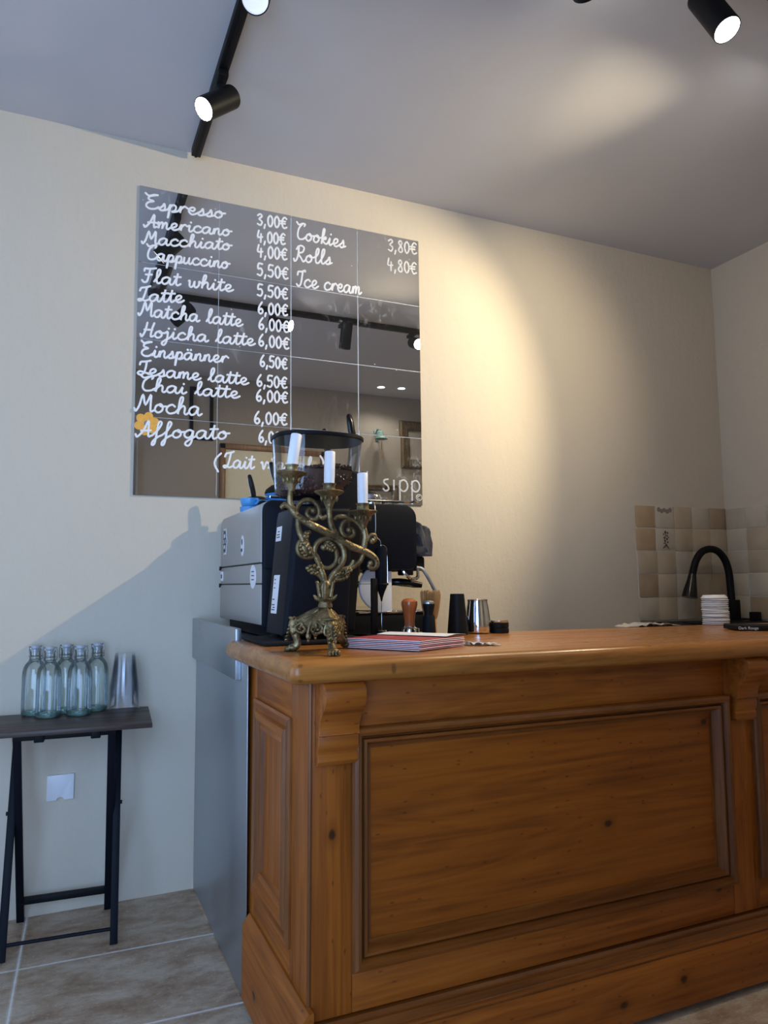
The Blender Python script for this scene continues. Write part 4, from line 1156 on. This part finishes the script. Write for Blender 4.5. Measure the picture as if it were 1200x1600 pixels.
# labels stuck on the grinder's left side
def side_label(z0, z1, y0, y1, lines, label):
    b = MB()
    def px(z): return .513 + (.541 - .513) * (z - .934) / (1.235 - .934) - .0006
    b.prism([(px(z0) - .0006, z0), (px(z0) + .002, z0), (px(z1) + .002, z1), (px(z1) - .0006, z1)], 1, y0, y1)
    b.mi = 1
    for z, a, c in lines: b.prism([(px(z) - .0011, z), (px(z), z), (px(z + .003), z + .003), (px(z + .003) - .0011, z + .003)], 1, y0 + (y1 - y0) * a, y0 + (y1 - y0) * c)
    part('paper_label', b, [m_white, m_ink], gr, label=label)
side_label(1.176, 1.215, -.848, -.800, [(1.185, .2, .8), (1.192, .25, .8), (1.200, .3, .7)], 'small square white label high on the left side')
side_label(.985, 1.085, -.870, -.818, [(.993, .35, .9), (.999, .35, .7), (1.006, .4, .9), (1.02, .5, .9), (1.05, .6, .8), (1.062, .6, .75), (1.072, .6, .8)], 'tall white label low on the left side')

# ---------------------------------------------------------------- candelabra
CURVES = {
    'bar': [(-0.1142, 0.32), (-0.1052, 0.3264), (-0.0915, 0.3207), (-0.074, 0.3012), (-0.0368, 0.2812), (0.0105, 0.2596), (0.049, 0.2384), (0.0883, 0.2241), (0.1106, 0.2105), (0.1179, 0.1953), (0.1088, 0.1848), (0.0979, 0.1894), (0.1019, 0.1976)],
    'arm_a': [(-0.0809, 0.3121), (-0.0915, 0.3296), (-0.0925, 0.3473), (-0.0907, 0.3652)],
    'arm_b': [(0.0177, 0.2606), (0.0067, 0.2785), (0.0011, 0.3055), (0.0002, 0.3373)],
    'arm_c': [(0.0833, 0.2273), (0.0895, 0.2572), (0.0857, 0.2802), (0.0839, 0.2986)],
    'scroll_a': [(-0.0777, 0.3078), (-0.074, 0.3257), (-0.0602, 0.3387), (-0.0415, 0.3394), (-0.0274, 0.3273), (-0.0236, 0.3094), (-0.0321, 0.2974), (-0.0462, 0.2997), (-0.0527, 0.3107), (-0.0462, 0.3199), (-0.0377, 0.3157)],
    'scroll_a2': [(-0.0251, 0.3071), (-0.0156, 0.2997), (-0.0061, 0.3053)],
    'scroll_b': [(0.0886, 0.2618), (0.0749, 0.2846), (0.0567, 0.2979), (0.0396, 0.2952), (0.0288, 0.279), (0.0336, 0.2632), (0.0491, 0.2575), (0.0609, 0.2659), (0.0566, 0.2759), (0.0492, 0.2739)],
    'scroll_b2': [(0.0567, 0.2979), (0.0397, 0.3043), (0.0203, 0.3038), (0.0116, 0.2968)],
    'scroll_c': [(0.0934, 0.2504), (0.101, 0.262), (0.1126, 0.2622), (0.1135, 0.2521), (0.1059, 0.2492)],
    'left_s': [(-0.074, 0.3012), (-0.0731, 0.2768), (-0.0638, 0.2526), (-0.0462, 0.2284), (-0.0322, 0.2129), (-0.022, 0.1885), (-0.0126, 0.1618), (-0.0099, 0.1352)],
    'left_thorn': [(-0.0462, 0.2306), (-0.0546, 0.2505), (-0.0509, 0.2639), (-0.0448, 0.2676)],
    'left_curl': [(-0.0332, 0.2129), (-0.0509, 0.2097), (-0.067, 0.2141), (-0.0748, 0.2272), (-0.0716, 0.2436), (-0.0624, 0.2482)],
    'ring': [(-0.0182, 0.1885), (-0.0332, 0.2129), (-0.035, 0.2307), (-0.0252, 0.2465), (-0.0039, 0.2535), (0.0176, 0.2479), (0.0334, 0.2314), (0.0353, 0.2088), (0.0246, 0.1885), (0.0063, 0.1684), (-0.0032, 0.144), (-0.0066, 0.1307)],
    'inner': [(-0.0182, 0.1885), (0.0007, 0.1872), (0.016, 0.1997), (0.018, 0.22), (0.008, 0.2379), (-0.0063, 0.2422), (-0.0134, 0.2332)],
    'inner2': [(0.0352, 0.193), (0.0246, 0.1975), (0.0237, 0.2056), (0.0304, 0.2088)],
    'right_b': [(-0.0042, 0.1484), (0.0101, 0.1684), (0.0293, 0.1817), (0.056, 0.1885), (0.0757, 0.2021), (0.0842, 0.2182)],
    'right_thorn': [(0.0487, 0.1876), (0.0561, 0.1953), (0.0595, 0.2044)],
    'low_l': [(-0.0112, 0.1485), (-0.0206, 0.1663), (-0.0323, 0.1752), (-0.0439, 0.1775)],
    'low_r': [(0.0006, 0.1528), (0.0149, 0.1594), (0.0317, 0.1637)],
}
CX, CY, CZ = .56, -1.16, zt(.56)
cd = thing('candelabra', 'ornate brass candelabra with three stepped arms on the counter corner', 'candelabra', (CX, CY, CZ))
def P3(p, y=0.0): return (p[0], y, p[1])
RAD = {'bar': [.0045, .0065, .0085, .0095, .0095, .0085, .0070, .005, .0055], 'arm_a': [.007, .0065, .006], 'arm_b': [.0085, .007, .006], 'arm_c': [.0075, .007, .006],
       'left_s': [.0065, .007, .0075], 'ring': [.0055, .0062, .0068, .0075], 'right_b': [.0075, .0062, .005]}
b = MB()
for k, c in CURVES.items():
    rr = RAD.get(k, [.0048, .0055, .0045])
    y = {'scroll_a': .002, 'ring': -.001}.get(k, 0)
    pts = spline([P3(p, y) for p in c], 5)
    b.tube(pts, [interp(rr, i / (len(pts) - 1)) for i in range(len(pts))], 8, flat=(1, .8))
    if k in ('bar', 'scroll_a', 'scroll_b', 'scroll_c', 'left_curl', 'inner'):
        b.ell(P3(c[-1], y), (.0075, .006, .0075), sub=2)
# raised chevrons along the bar
bp = spline([P3(p) for p in CURVES['bar']], 5)
for i in range(14, len(bp) - 18, 2):
    b.ell((bp[i][0], -.0085, bp[i][2]), (.0045, .0022, .0022), (0, .9 if i % 4 else -.3, 0), 1)
part('scrollwork', b, m_brass, cd, world=False, ang=60)
def leafs(c, ang_, L, n=5, w=.008):
    b = MB(); a = radians(ang_)
    d = Vector((cos(a), 0, sin(a))); q = Vector((-sin(a), 0, cos(a)))
    b.ell(Vector((c[0], 0, c[1])) + d * L * .45, (L * .5, .006, w * .9), (0, -a, 0), 2)
    for k in range(n):
        t = k / (n - 1) if n > 1 else .5
        for s in (-1, 1):
            p = Vector((c[0], -.003, c[1])) + d * (L * (.15 + .75 * t)) + q * (s * w * (1.05 - .7 * abs(t - .4)))
            b.ell(p, (.0068 * (1.1 - .4 * t), .0058, .0048), (0, -a - s * .7, 0), 1)
    b.ell(Vector((c[0], 0, c[1])) + d * L, (.007, .006, .006), sub=1)
    return b
for c, an, L, n, w in (((-.050, .214), 122, .032, 4, .009), ((-.027, .180), 165, .024, 3, .008), ((.012, .165), 8, .030, 4, .007), ((-.010, .243), -35, .026, 4, .007), ((.040, .178), 25, .012, 2, .004), ((-.058, .255), 70, .010, 2, .003)):
    part('leaf', leafs(c, an, L, n, w), m_brass, cd, world=False, ang=60)
# stem with leaf cup and collar
b = MB(); b.lathe([(.016, .098), (.0165, .103), (.014, .108), (.0155, .112), (.020, .116), (.0135, .119), (.0125, .126), (.0145, .138), (.0125, .150), (.009, .158), (0, .160)], (-.010, 0, 0), 24)
for k in range(6):
    a = 2 * pi * k / 6 + .2
    b.tube([(-.010 + .012 * cos(a), .012 * sin(a), .115), (-.010 + .023 * cos(a), .023 * sin(a), .119), (-.010 + .030 * cos(a), .030 * sin(a), .126)], [.006, .005, .0015], 6, smooth=4)
    b.tube([(-.010 + .013 * cos(a), .013 * sin(a), .122), (-.010 + .017 * cos(a), .017 * sin(a), .140), (-.010 + .020 * cos(a), .020 * sin(a), .153), (-.010 + .024 * cos(a), .024 * sin(a), .155)], [.005, .0045, .003], 6, smooth=4)
part('stem', b, m_brass, cd, world=False, ang=60)
# drip pans with sockets
for (x, z) in ((-.0893, .3985), (.0000, .3600), (.0831, .3170)):
    b = MB(); b.lathe([(0, -.040), (.0065, -.040), (.009, -.032), (.014, -.020), (.022, -.008), (.0335, -.001), (.0345, .001), (.033, .0025), (.020, .0005), (.0155, .002), (.0140, .008), (.0138, .016), (.0165, .0185), (.0165, .0195), (.0128, .0195), (.0128, .012), (0, .012)], (x, 0, z), 30)
    for k in range(8):
        a = 2 * pi * k / 8
        b.ell((x + .018 * cos(a), .018 * sin(a), z - .0145), (.004, .004, .008), (0, 0, 0), 1)
    part('drip_pan', b, m_brass, cd, world=False, ang=50)
# three-sided pierced foot with claw feet
FA = [radians(-100), radians(149), radians(42)]
FR = [.100, .074, .098]
def corner(k, r, z, da=0): 
    a = FA[k] + da; return Vector((-.010 + r * cos(a), r * sin(a), z))
b = MB()
bm = bmesh.new(); rings = []
levels = [(.0985, .018), (.094, .026), (.088, .038), (.081, .050), (.074, .060), (.066, .066), (.056, .067), (.047, .065)]
NS = 12
order = sorted(range(3), key=lambda k: FA[k] % (2 * pi))
for z, r in levels:
    ring = []
    for q in range(3):
        k0, k1 = order[q], order[(q + 1) % 3]
        p0, p1 = corner(k0, r * 1.15, z), corner(k1, r * 1.15, z)
        for s in range(NS):
            t = s / NS
            p = p0.lerp(p1, t)
            bulge = 1 + .10 * sin(pi * t)
            dz = .012 * sin(pi * t) * (1 if z < .050 else 0)
            p = Vector((-.010 + (p.x + .010) * bulge, p.y * bulge, p.z + dz))
            ring.append(bm.verts.new(p))
    rings.append(ring)
for a, c in zip(rings, rings[1:]):
    for k in range(len(a)):
        j = (k + 1) % len(a); bm.faces.new((a[k], a[j], c[j], c[k]))
bm.faces.new(rings[0])
bmesh.ops.recalc_face_normals(bm, faces=bm.faces)
bmesh.ops.solidify(bm, geom=bm.faces[:], thickness=.003)
b.add(bm)
# relief and pierced scrolls on each face
for q in range(3):
    k0, k1 = order[q], order[(q + 1) % 3]
    def F(u, z):
        r = interp([.068, .068, .064, .054, .042, .028, .021], max(0, min(1, (z - .048) / .050))) * 1.18
        p = corner(k0, r, z).lerp(corner(k1, r, z), u)
        bl = 1 + .13 * sin(pi * u)
        return Vector((-.010 + (p.x + .010) * bl, p.y * bl, z))
    for s in (-1, 1):
        f = lambda u, z: F(.5 + s * u, z)
        b.tube([f(.0, .094), f(.10, .086), f(.20, .078), f(.36, .070), f(.44, .060)], .0035, 6, smooth=5)
        b.tube([f(.02, .086), f(.06, .075), f(.20, .066), f(.30, .056), f(.24, .046), f(.12, .044), f(.07, .052), f(.12, .059), f(.18, .054)], .0030, 6, smooth=5)
        b.tube([f(.40, .066), f(.34, .052), f(.36, .042), f(.43, .040)], .0032, 6, smooth=5)
        for uu, zz in ((.10, .080), (.22, .072), (.33, .064), (.16, .062), (.28, .048), (.40, .056)):
            b.ell(f(uu, zz), (.0050, .0050, .0038), (uu * 9, zz * 50, 0), 1)
        for m in range(5):
            a = 2 * pi * m / 5
            b.ell(f(.15 + .055 * cos(a), .052 + .008 * sin(a)), (.0042, .0042, .0034), sub=1)
    b.tube([F(.5, .090), F(.5, .070), F(.5, .048), F(.5, .040)], [.003, .004, .003, .005], 6, smooth=4)
    b.ell(F(.5, .037), (.006, .006, .009), sub=2); b.ell(F(.5, .027), (.0035, .0035, .005), sub=1)
part('pierced_base', b, m_brass, cd, world=False, ang=60)
for k in range(3):
    R = FR[k]
    b = MB()
    pts = [corner(k, .066, .074), corner(k, .074, .062), corner(k, .072, .047), corner(k, max(.066, R - .026), .030), corner(k, R - .010, .016), corner(k, R, .008)]
    b.tube(spline(pts, 5), [.0085, .0105, .010, .0085, .0085, .0095], 10)
    b.ell(corner(k, R + .001, .0085), (.013, .013, .0083), (0, 0, FA[k]), 2)
    for m in (-1.2, -.4, .4, 1.2):
        b.ell(corner(k, R + .011, .0062, m * .075), (.0075, .0042, .0060), (0, 0, FA[k]), 2)
        b.ell(corner(k, R + .017, .0032, m * .075), (.004, .0028, .003), (0, 0, FA[k]), 1)
    d = Vector((cos(FA[k]), sin(FA[k]), 0)); q = Vector((-sin(FA[k]), cos(FA[k]), 0))
    for m in range(5):
        p = corner(k, .076 + .002 * m, .058 - .008 * m)
        for s in (-1, 1): b.ell(p + q * (s * .006) + d * .004, (.0055, .0055, .0024), (s * .6, .5, FA[k]), 1)
    b.tube([corner(k, .070, .0735, -.20), corner(k, .082, .0755), corner(k, .070, .0735, .20)], .0032, 6)
    part('claw_foot', b, m_brass, cd, world=False, ang=60)
# candles
for (x, z, h, lean, lb) in ((-.0893, .4112, .0785, .15, 'white candle on the tallest arm, leaning to one side'), (.0000, .3727, .0815, .03, 'white candle on the middle arm of the candelabra'), (.0831, .3297, .0785, .0, 'white candle with a raised rim on the lowest arm')):
    t = thing('candle', lb, 'candle', (CX + x, CY, CZ + z), (0, lean, 0), 'candles in the candelabra')
    b = MB(); b.lathe([(0, .0), (.0118, .0), (.0125, h * .3), (.0125, h - .002), (.0112, h), (.006, h - .0015), (0, h - .002)], seg=24)
    if lean == 0: b.tube([(.0115, 0, h - .012), (.0118, 0, h + .005)], [.0022, .0012], 6)
    part('wax', b, m_wax, t, world=False)
    b = MB(); b.tube([(0, 0, h - .004), (.0006, 0, h + .005)], .0008, 6); part('wick', b, m_ink, t, world=False)

b = MB(); b.lathe([(0, 0), (.010, 0), (.0105, .001), (.0105, .021), (.0095, .022), (0, .022)], (.590, -1.095, zt(.59)), 20)
solo('pink_card_roll', b, m_pink, 'small pale pink cylinder standing under the candelabra', 'roll')
# ---------------------------------------------------------------- booklets
zb = zt(.74)
bk = None
BX = [(.627, -1.100), (.735, -1.262), (.905, -1.165), (.797, -1.003)]
cxb = sum(p[0] for p in BX) / 4; cyb = sum(p[1] for p in BX) / 4
for k in range(6):
    t = thing('booklet', 'booklet with red print on its cover, in the pile by the candelabra', 'booklet', (cxb + .0015 * sin(k * 2), cyb + .0015 * cos(k * 3), zb + .0006 + k * .0040), (0, TILT, .015 * sin(k * 1.7)), 'booklets piled beside the candelabra')
    if bk is None:
        # spine edge at the left, the free right end lifts and fans a little
        def F(u, v, z):
            a = Vector(BX[0]).lerp(Vector(BX[1]), v); c = Vector(BX[3]).lerp(Vector(BX[2]), v)
            p = a.lerp(c, u)
            return (p.x - cxb, p.y - cyb, z - .0016 * max(0, u - .55) / .45)
        b = MB(); b.sheet(lambda u, v: F(u, v, .0036), 10, 3, .0009); b.sheet(lambda u, v: F(u, v, .0010), 10, 3, .0008)
        part('cover', b, m_red, t, world=False)
        b = MB()
        b.sheet(lambda u, v: F(-.008 + u * 1.01, -.004 + v * 1.006, .0027), 10, 3, .0017); part('pages', b, m_paper, t, world=False)
        bk = t
    else:
        for ch in bk.children:
            c = ch.copy(); link(c); c.parent = t
    if k == 5: t['label'] = 'topmost booklet of the pile, its cover showing'
# printed marks on the top cover belong to the cover; a folded pale sheet lies on the right end
b = MB()
def fs(u, v):
    p = Vector(BX[3]).lerp(Vector(BX[2]), v).lerp(Vector(BX[0]).lerp(Vector(BX[1]), v), u * .42)
    return (p.x + .006 - .004 * u, p.y + .002, zb + 6 * .0040 + .0026 + .003 * sin(u * 3.1))
b.sheet(fs, 10, 6, .0006)
solo('folded_sheet', b, m_paper, 'pale printed sheet lying on the right end of the booklet pile', 'paper')

# crumpled foil wrapper
b = MB(); rf = random.Random(4)
hgt = {}
def foil(u, v):
    k = (round(u * 12), round(v * 5))
    if k not in hgt: hgt[k] = rf.uniform(0, .009)
    return (.915 + .075 * u + .008 * v, -1.165 - .035 * u + .05 * v, zt(.94) + .0012 + hgt[k] * (1 - .6 * u))
b.sheet(foil, 12, 5, .0006)
solo('foil_wrapper', b, m_foil, 'crumpled silver wrapper on the counter at the right end of the booklets', 'wrapper', ang=10)

# ---------------------------------------------------------------- barista tools on the counter top
b = MB(); b.box(.845, .99, -.835, -.715, zt(.92) + .0006, zt(.92) + .006, .002)
solo('tamping_mat', b, m_rubber, 'small black mat under the orange-handled tamper', 'mat')
tx, ty, tz = .952, -.765, zt(.92) + .0064
tm = thing('coffee_tamper', 'coffee tamper with orange wooden handle and polished steel base', 'tamper', (tx, ty, tz))
b = MB(); b.lathe([(0, 0), (.028, 0), (.029, .001), (.029, .012), (.0275, .0145), (.018, .017), (.0155, .021), (0, .021)], (tx, ty, tz), 36); part('base', b, m_chrome, tm)
b = MB(); b.lathe([(0, .0205), (.0155, .021), (.0155, .035), (.0175, .055), (.022, .072), (.0245, .084), (.0235, .093), (.018, .099), (.009, .1015), (0, .102)], (tx, ty, tz), 32); part('handle', b, m_orange, tm)
tx, ty, tz = 0.966, -.862, zt(.966)
tm = thing('coffee_distributor', 'slim black tamper with dark steel cap beside the whisk', 'tamper', (tx, ty, tz))
b = MB(); b.lathe([(0, 0), (.0215, 0), (.0225, .001), (.0225, .003), (.0205, .004), (.0175, .058), (.0165, .060), (0, .060)], (tx, ty, tz), 32); part('base', b, m_navy, tm)
b = MB(); b.lathe([(0, .060), (.0135, .060), (.0125, .068), (.0165, .086), (.0175, .092), (.0168, .0945)], (tx, ty, tz), 32); part('grip', b, m_black, tm)
b = MB(); b.lathe([(.0168, .0945), (.0165, .099), (.012, .1025), (0, .104)], (tx, ty, tz), 32); part('cap', b, m_steel2, tm)

wx, wy, wz = 1.005, -.800, zt(1.0)
wk = thing('matcha_whisk', 'bamboo whisk standing with its tines up behind the slim black tamper', 'whisk', (wx, wy, wz))
b = MB(); b.lathe([(0, 0), (.0165, 0), (.0172, .002), (.0172, .036), (.0165, .040), (.0170, .050), (.0185, .056), (0, .056)], (wx, wy, wz), 28); part('handle', b, m_bamboo, wk)
b = MB(); b.tube([(wx + .0180 * cos(a * pi / 12), wy + .0180 * sin(a * pi / 12), wz + .0525 + .001 * sin(a)) for a in range(25)], .0012, 6); part('thread', b, m_ink, wk)
b = MB(); rw = random.Random(9)
for ring_r, ring_t, n in ((.0180, .0285, 62), (.0125, .019, 40), (.006, .010, 18)):
    for k in range(n):
        a = 2 * pi * k / n + rw.uniform(-.03, .03); h = .130 + rw.uniform(-.004, .003); j = rw.uniform(-.0015, .0015)
        p = [(wx + ring_r * cos(a), wy + ring_r * sin(a), wz + .052), (wx + (ring_r * .5 + ring_t * .5 + .003) * cos(a + j * 8), wy + (ring_r * .5 + ring_t * .5 + .003) * sin(a + j * 8), wz + .088),
             (wx + (ring_t + j) * cos(a), wy + (ring_t + j) * sin(a), wz + h - .006), (wx + (ring_t - .004) * cos(a), wy + (ring_t - .004) * sin(a), wz + h)]
        b.tube(p, [.0013, .0010, .0008], 5, smooth=3)
o = part('tines', b, m_bristle, wk); o['kind'] = 'stuff'

px, py, pz = 1.098, -.795, zt(1.098)
b = MB(); b.lathe([(0, 0), (.0305, 0), (.0315, .002), (.0310, .010), (.0210, .120), (.0200, .121), (.0190, .119), (.029, .006), (0, .005)], (px, py, pz), 36)
solo('black_shaker', b, m_black, 'tapered matt black container between the whisk and the steel jug', 'container')
px, py, pz = 1.180, -.775, zt(1.18)
jg = thing('milk_jug', 'polished steel milk jug on the counter beside the black container', 'jug', (px, py, pz))
b = MB(); b.lathe([(0, 0), (.035, 0), (.0395, .004), (.041, .012), (.0385, .042), (.034, .078), (.0305, .096), (.0315, .103), (.0300, .1035), (.0285, .096), (.037, .042), (.038, .010), (0, .004)], (px, py, pz), 40); part('body', b, m_chrome, jg)
b = MB(); b.tube([(px + .024, py + .022, pz + .088), (px + .043, py + .040, pz + .086), (px + .047, py + .043, pz + .06), (px + .034, py + .032, pz + .030)], .0042, 8, smooth=5); part('handle', b, m_chrome, jg)
px, py, pz = 1.250, -.785, zt(1.25)
lv_ = thing('coffee_leveller', 'low round black leveller with a steel top, right of the milk jug', 'leveller', (px, py, pz))
b = MB(); b.lathe([(0, 0), (.0290, 0), (.030, .001), (.030, .0135), (.0285, .0145), (.0285, .0165), (.030, .0175), (.030, .031), (.029, .032), (0, .032)], (px, py, pz), 36); part('grip', b, m_black, lv_)
b = MB(); b.lathe([(0, .032), (.0275, .032), (.0282, .033), (.0282, .038), (.027, .039), (0, .039)], (px, py, pz), 36); part('cap', b, m_chrome, lv_)

# milk frother hanging in its stand
sx, sy, sz = .852, -.735, zt(.852)
st = thing('frother_stand', 'slim black upright stand holding the handheld milk frother', 'stand', (sx, sy, sz))
b = MB(); b.box(sx - .010, sx + .010, sy - .006, sy + .006, sz + .004, sz + .168, .002); part('post', b, m_black, st)
b = MB(); b.box(sx - .03, sx + .055, sy - .012, sy + .035, sz + .0004, sz + .005, .002); part('base', b, m_black, st)
b = MB(); b.tube([(sx + .026 + .0185 * cos(radians(a)), sy + .006 + .0185 * sin(radians(a)), sz + .150) for a in range(-150, 200, 14)], .0035, 8); b.box(sx - .004, sx + .014, sy - .005, sy + .005, sz + .146, sz + .154, .001); part('ring', b, m_black, st)
b = MB(); b.tube([(sx - .072, sy + .004, sz + .152), (sx - .008, sy, sz + .152)], .0013, 6); part('side_rod', b, m_chrome, st)
fx, fy = sx + .026, sy + .006
fr = thing('milk_frother', 'dark blue handheld milk frother hanging nose down in its stand', 'milk frother', (fx, fy, sz + .010))
b = MB(); b.lathe([(0, .100), (.0022, .100), (.0045, .112), (.010, .128), (.0165, .142), (.0175, .150), (.0182, .175), (.0182, .245), (.0165, .258), (0, .262)], (fx, fy, sz), 28); part('body', b, m_navy, fr)
b = MB(); b.tube([(fx - .014, fy - .004, sz + .258), (fx - .004, fy - .012, sz + .266), (fx + .011, fy - .008, sz + .262), (fx + .017, fy - .004, sz + .248), (fx + .0188, fy - .003, sz + .20), (fx + .0188, fy - .003, sz + .155)], .0011, 6, smooth=5); part('trim_wire', b, m_chrome, fr)
b = MB(); b.tube([(fx, fy, sz + .100), (fx, fy, sz + .014)], .0011, 6); part('shaft', b, m_chrome, fr)
b = MB(); b.tube([(fx + (.013) * cos(a * pi / 10), fy + .013 * sin(a * pi / 10), sz + .0115 + .0012 * sin(a * 2.4)) for a in range(21)], .0022, 6); b.tube([(fx - .013, fy, sz + .0115), (fx + .013, fy, sz + .0135)], .0012, 6); part('whisk_coil', b, m_chrome, fr)
b = MB(); b.tube([(.912, -.560, 1.3115), (.895, -.60, 1.318), (.873, -.69, 1.306), (.868, -.712, 1.27), (.866, -.716, 1.215), (.853, -.722, 1.206), (.858, -.732, sz + .292), (fx - .004, fy - .002, sz + .28), (fx, fy, sz + .2625)], .0014, 6, smooth=6)
solo('charging_wire', b, m_steel2, 'thin grey wire running from the machine top down to the milk frother', 'wire')
# ---------------------------------------------------------------- right end: lids, faucet, small items
ld0 = None; rl = random.Random(2)
LX, LY = 2.222, -.738
for k in range(14):
    if ld0 is None:
        b = MB(); b.lathe([(.0455, 0), (.0470, .001), (.0470, .0032), (.0445, .0042), (.0430, .0050), (.0400, .0105), (.0385, .0125), (.0370, .0125), (.0360, .0095), (0, .0092)], seg=36)
        ld0 = part('cup_lid', b, m_white); o = ld0
        o['category'] = 'cup lid'; o['group'] = 'stack of white cup lids'
    else: o = ld0.copy(); link(o)
    o['label'] = 'white plastic cup lid in the stack below the black tap'
    o.location = (LX + rl.uniform(-.0018, .0018), LY + rl.uniform(-.0018, .0018), zt(LX) + .0003 + k * .0073)
    o.rotation_euler = (rl.uniform(-.018, .018), rl.uniform(-.018, .018), rl.uniform(0, 6))
o['label'] = 'topmost white cup lid of the stack below the black tap'

fc = thing('kitchen_tap', 'matt black gooseneck tap with pull-down head in the tiled corner', 'tap', (3.03, -.115, .862))
fx, fy = 3.028, -.118
b = MB(); b.box(fx - .038, fx + .038, fy - .030, fy + .030, .8625, .870, .002); b.box(fx - .030, fx + .030, fy - .026, fy + .026, .869, .963, .004); part('base', b, m_black, fc)
arc = [(fx, .96), (fx, 1.06), (fx - .002, 1.11), (fx - .018, 1.16), (fx - .055, 1.200), (fx - .105, 1.212), (fx - .155, 1.198), (fx - .190, 1.160), (fx - .207, 1.115), (fx - .213, 1.085)]
b = MB(); b.tube([(x, fy + .004 * k, z) for k, (x, z) in enumerate(arc)], .0175, 16, smooth=5); part('spout', b, m_black, fc)
b = MB(); hd = Vector((fx - .213, fy + .036, 1.09)); b.tube([hd, hd + Vector((-.006, 0, -.03)), hd + Vector((-.020, 0, -.085)), hd + Vector((-.026, 0, -.112))], [.0180, .0225, .033, .036], 20); part('spray_head', b, m_blackgl, fc)
b = MB(); b.tube([(fx - .028, fy - .004, .905), (fx - .055, fy - .010, .912), (fx - .080, fy - .016, .945), (fx - .092, fy - .02, .965)], [.014, .015, .012, .005], 10, smooth=4); part('lever', b, m_black, fc)
b = MB(); b.box(2.955, 2.985, -.15, -.12, .8625, .893, .003)
solo('drain_plug', b, m_rubber, 'little black block at the foot of the tap', 'stopper')
b = MB(); b.box(3.085, 3.128, -.20, -.165, .8625, .904, .003)
solo('black_box', b, m_black, 'small black box against the tiles, right of the tap', 'box')
b = MB(); b.tube([(3.06, -.06, .866), (3.09, -.10, .8665), (3.105, -.16, .868)], .003, 6, smooth=4)
solo('black_cable', b, m_black, 'thin black cable lying between the tap and the small black box', 'cable')
b = MB(); rc = random.Random(8); hh = {}
def crum(u, v):
    k = (round(u * 14), round(v * 6))
    if k not in hh: hh[k] = rc.uniform(0, .016)
    e = min(1, 6 * u, 6 * (1 - u))
    return (1.80 + .24 * u, -.735 + .06 * v - .01 * u, zt(1.9) + .0015 + hh[k] * e * (1 - .5 * u))
b.sheet(crum, 14, 6, .0008)
solo('paper_wrapper', b, m_bag, 'crumpled pale paper lying at the back of the counter before the tiles', 'paper', ang=15)
bx = thing('dark_book', 'thin dark book with white print on its spine at the right edge of the counter', 'book', (2.07, -1.05, zt(2.07)))
Rk = Matrix.Translation((2.072, -1.035, zt(2.08) + .0012)) @ Matrix.Rotation(radians(-30), 4, 'Z') @ Matrix.Rotation(TILT, 4, 'Y')
b = MB(); b.box(-.085, .085, -.06, .06, .0, .015, .002, M=Rk); part('cover', b, m_rubber, bx)
b = MB(); b.box(-.083, .0855, -.058, .0605, .002, .013, M=Rk); part('pages', b, m_paper, bx)
b = MB()
cu = bpy.data.curves.new('spine_text', 'FONT'); cu.body = 'Dark Rouge'; cu.size = .0125; cu.extrude = .0002
to = bpy.data.objects.new('spine_text', cu); link(to)
dg = bpy.context.evaluated_depsgraph_get(); me = bpy.data.meshes.new_from_object(to.evaluated_get(dg)); bpy.data.objects.remove(to)
tb_ = bmesh.new(); tb_.from_mesh(me)
b.add(tb_, Rk @ Matrix.Translation((-.08, -.0603, .0035)) @ Matrix.Rotation(pi / 2, 4, 'X'))
part('spine_print', b, m_white, bx, ang=0)
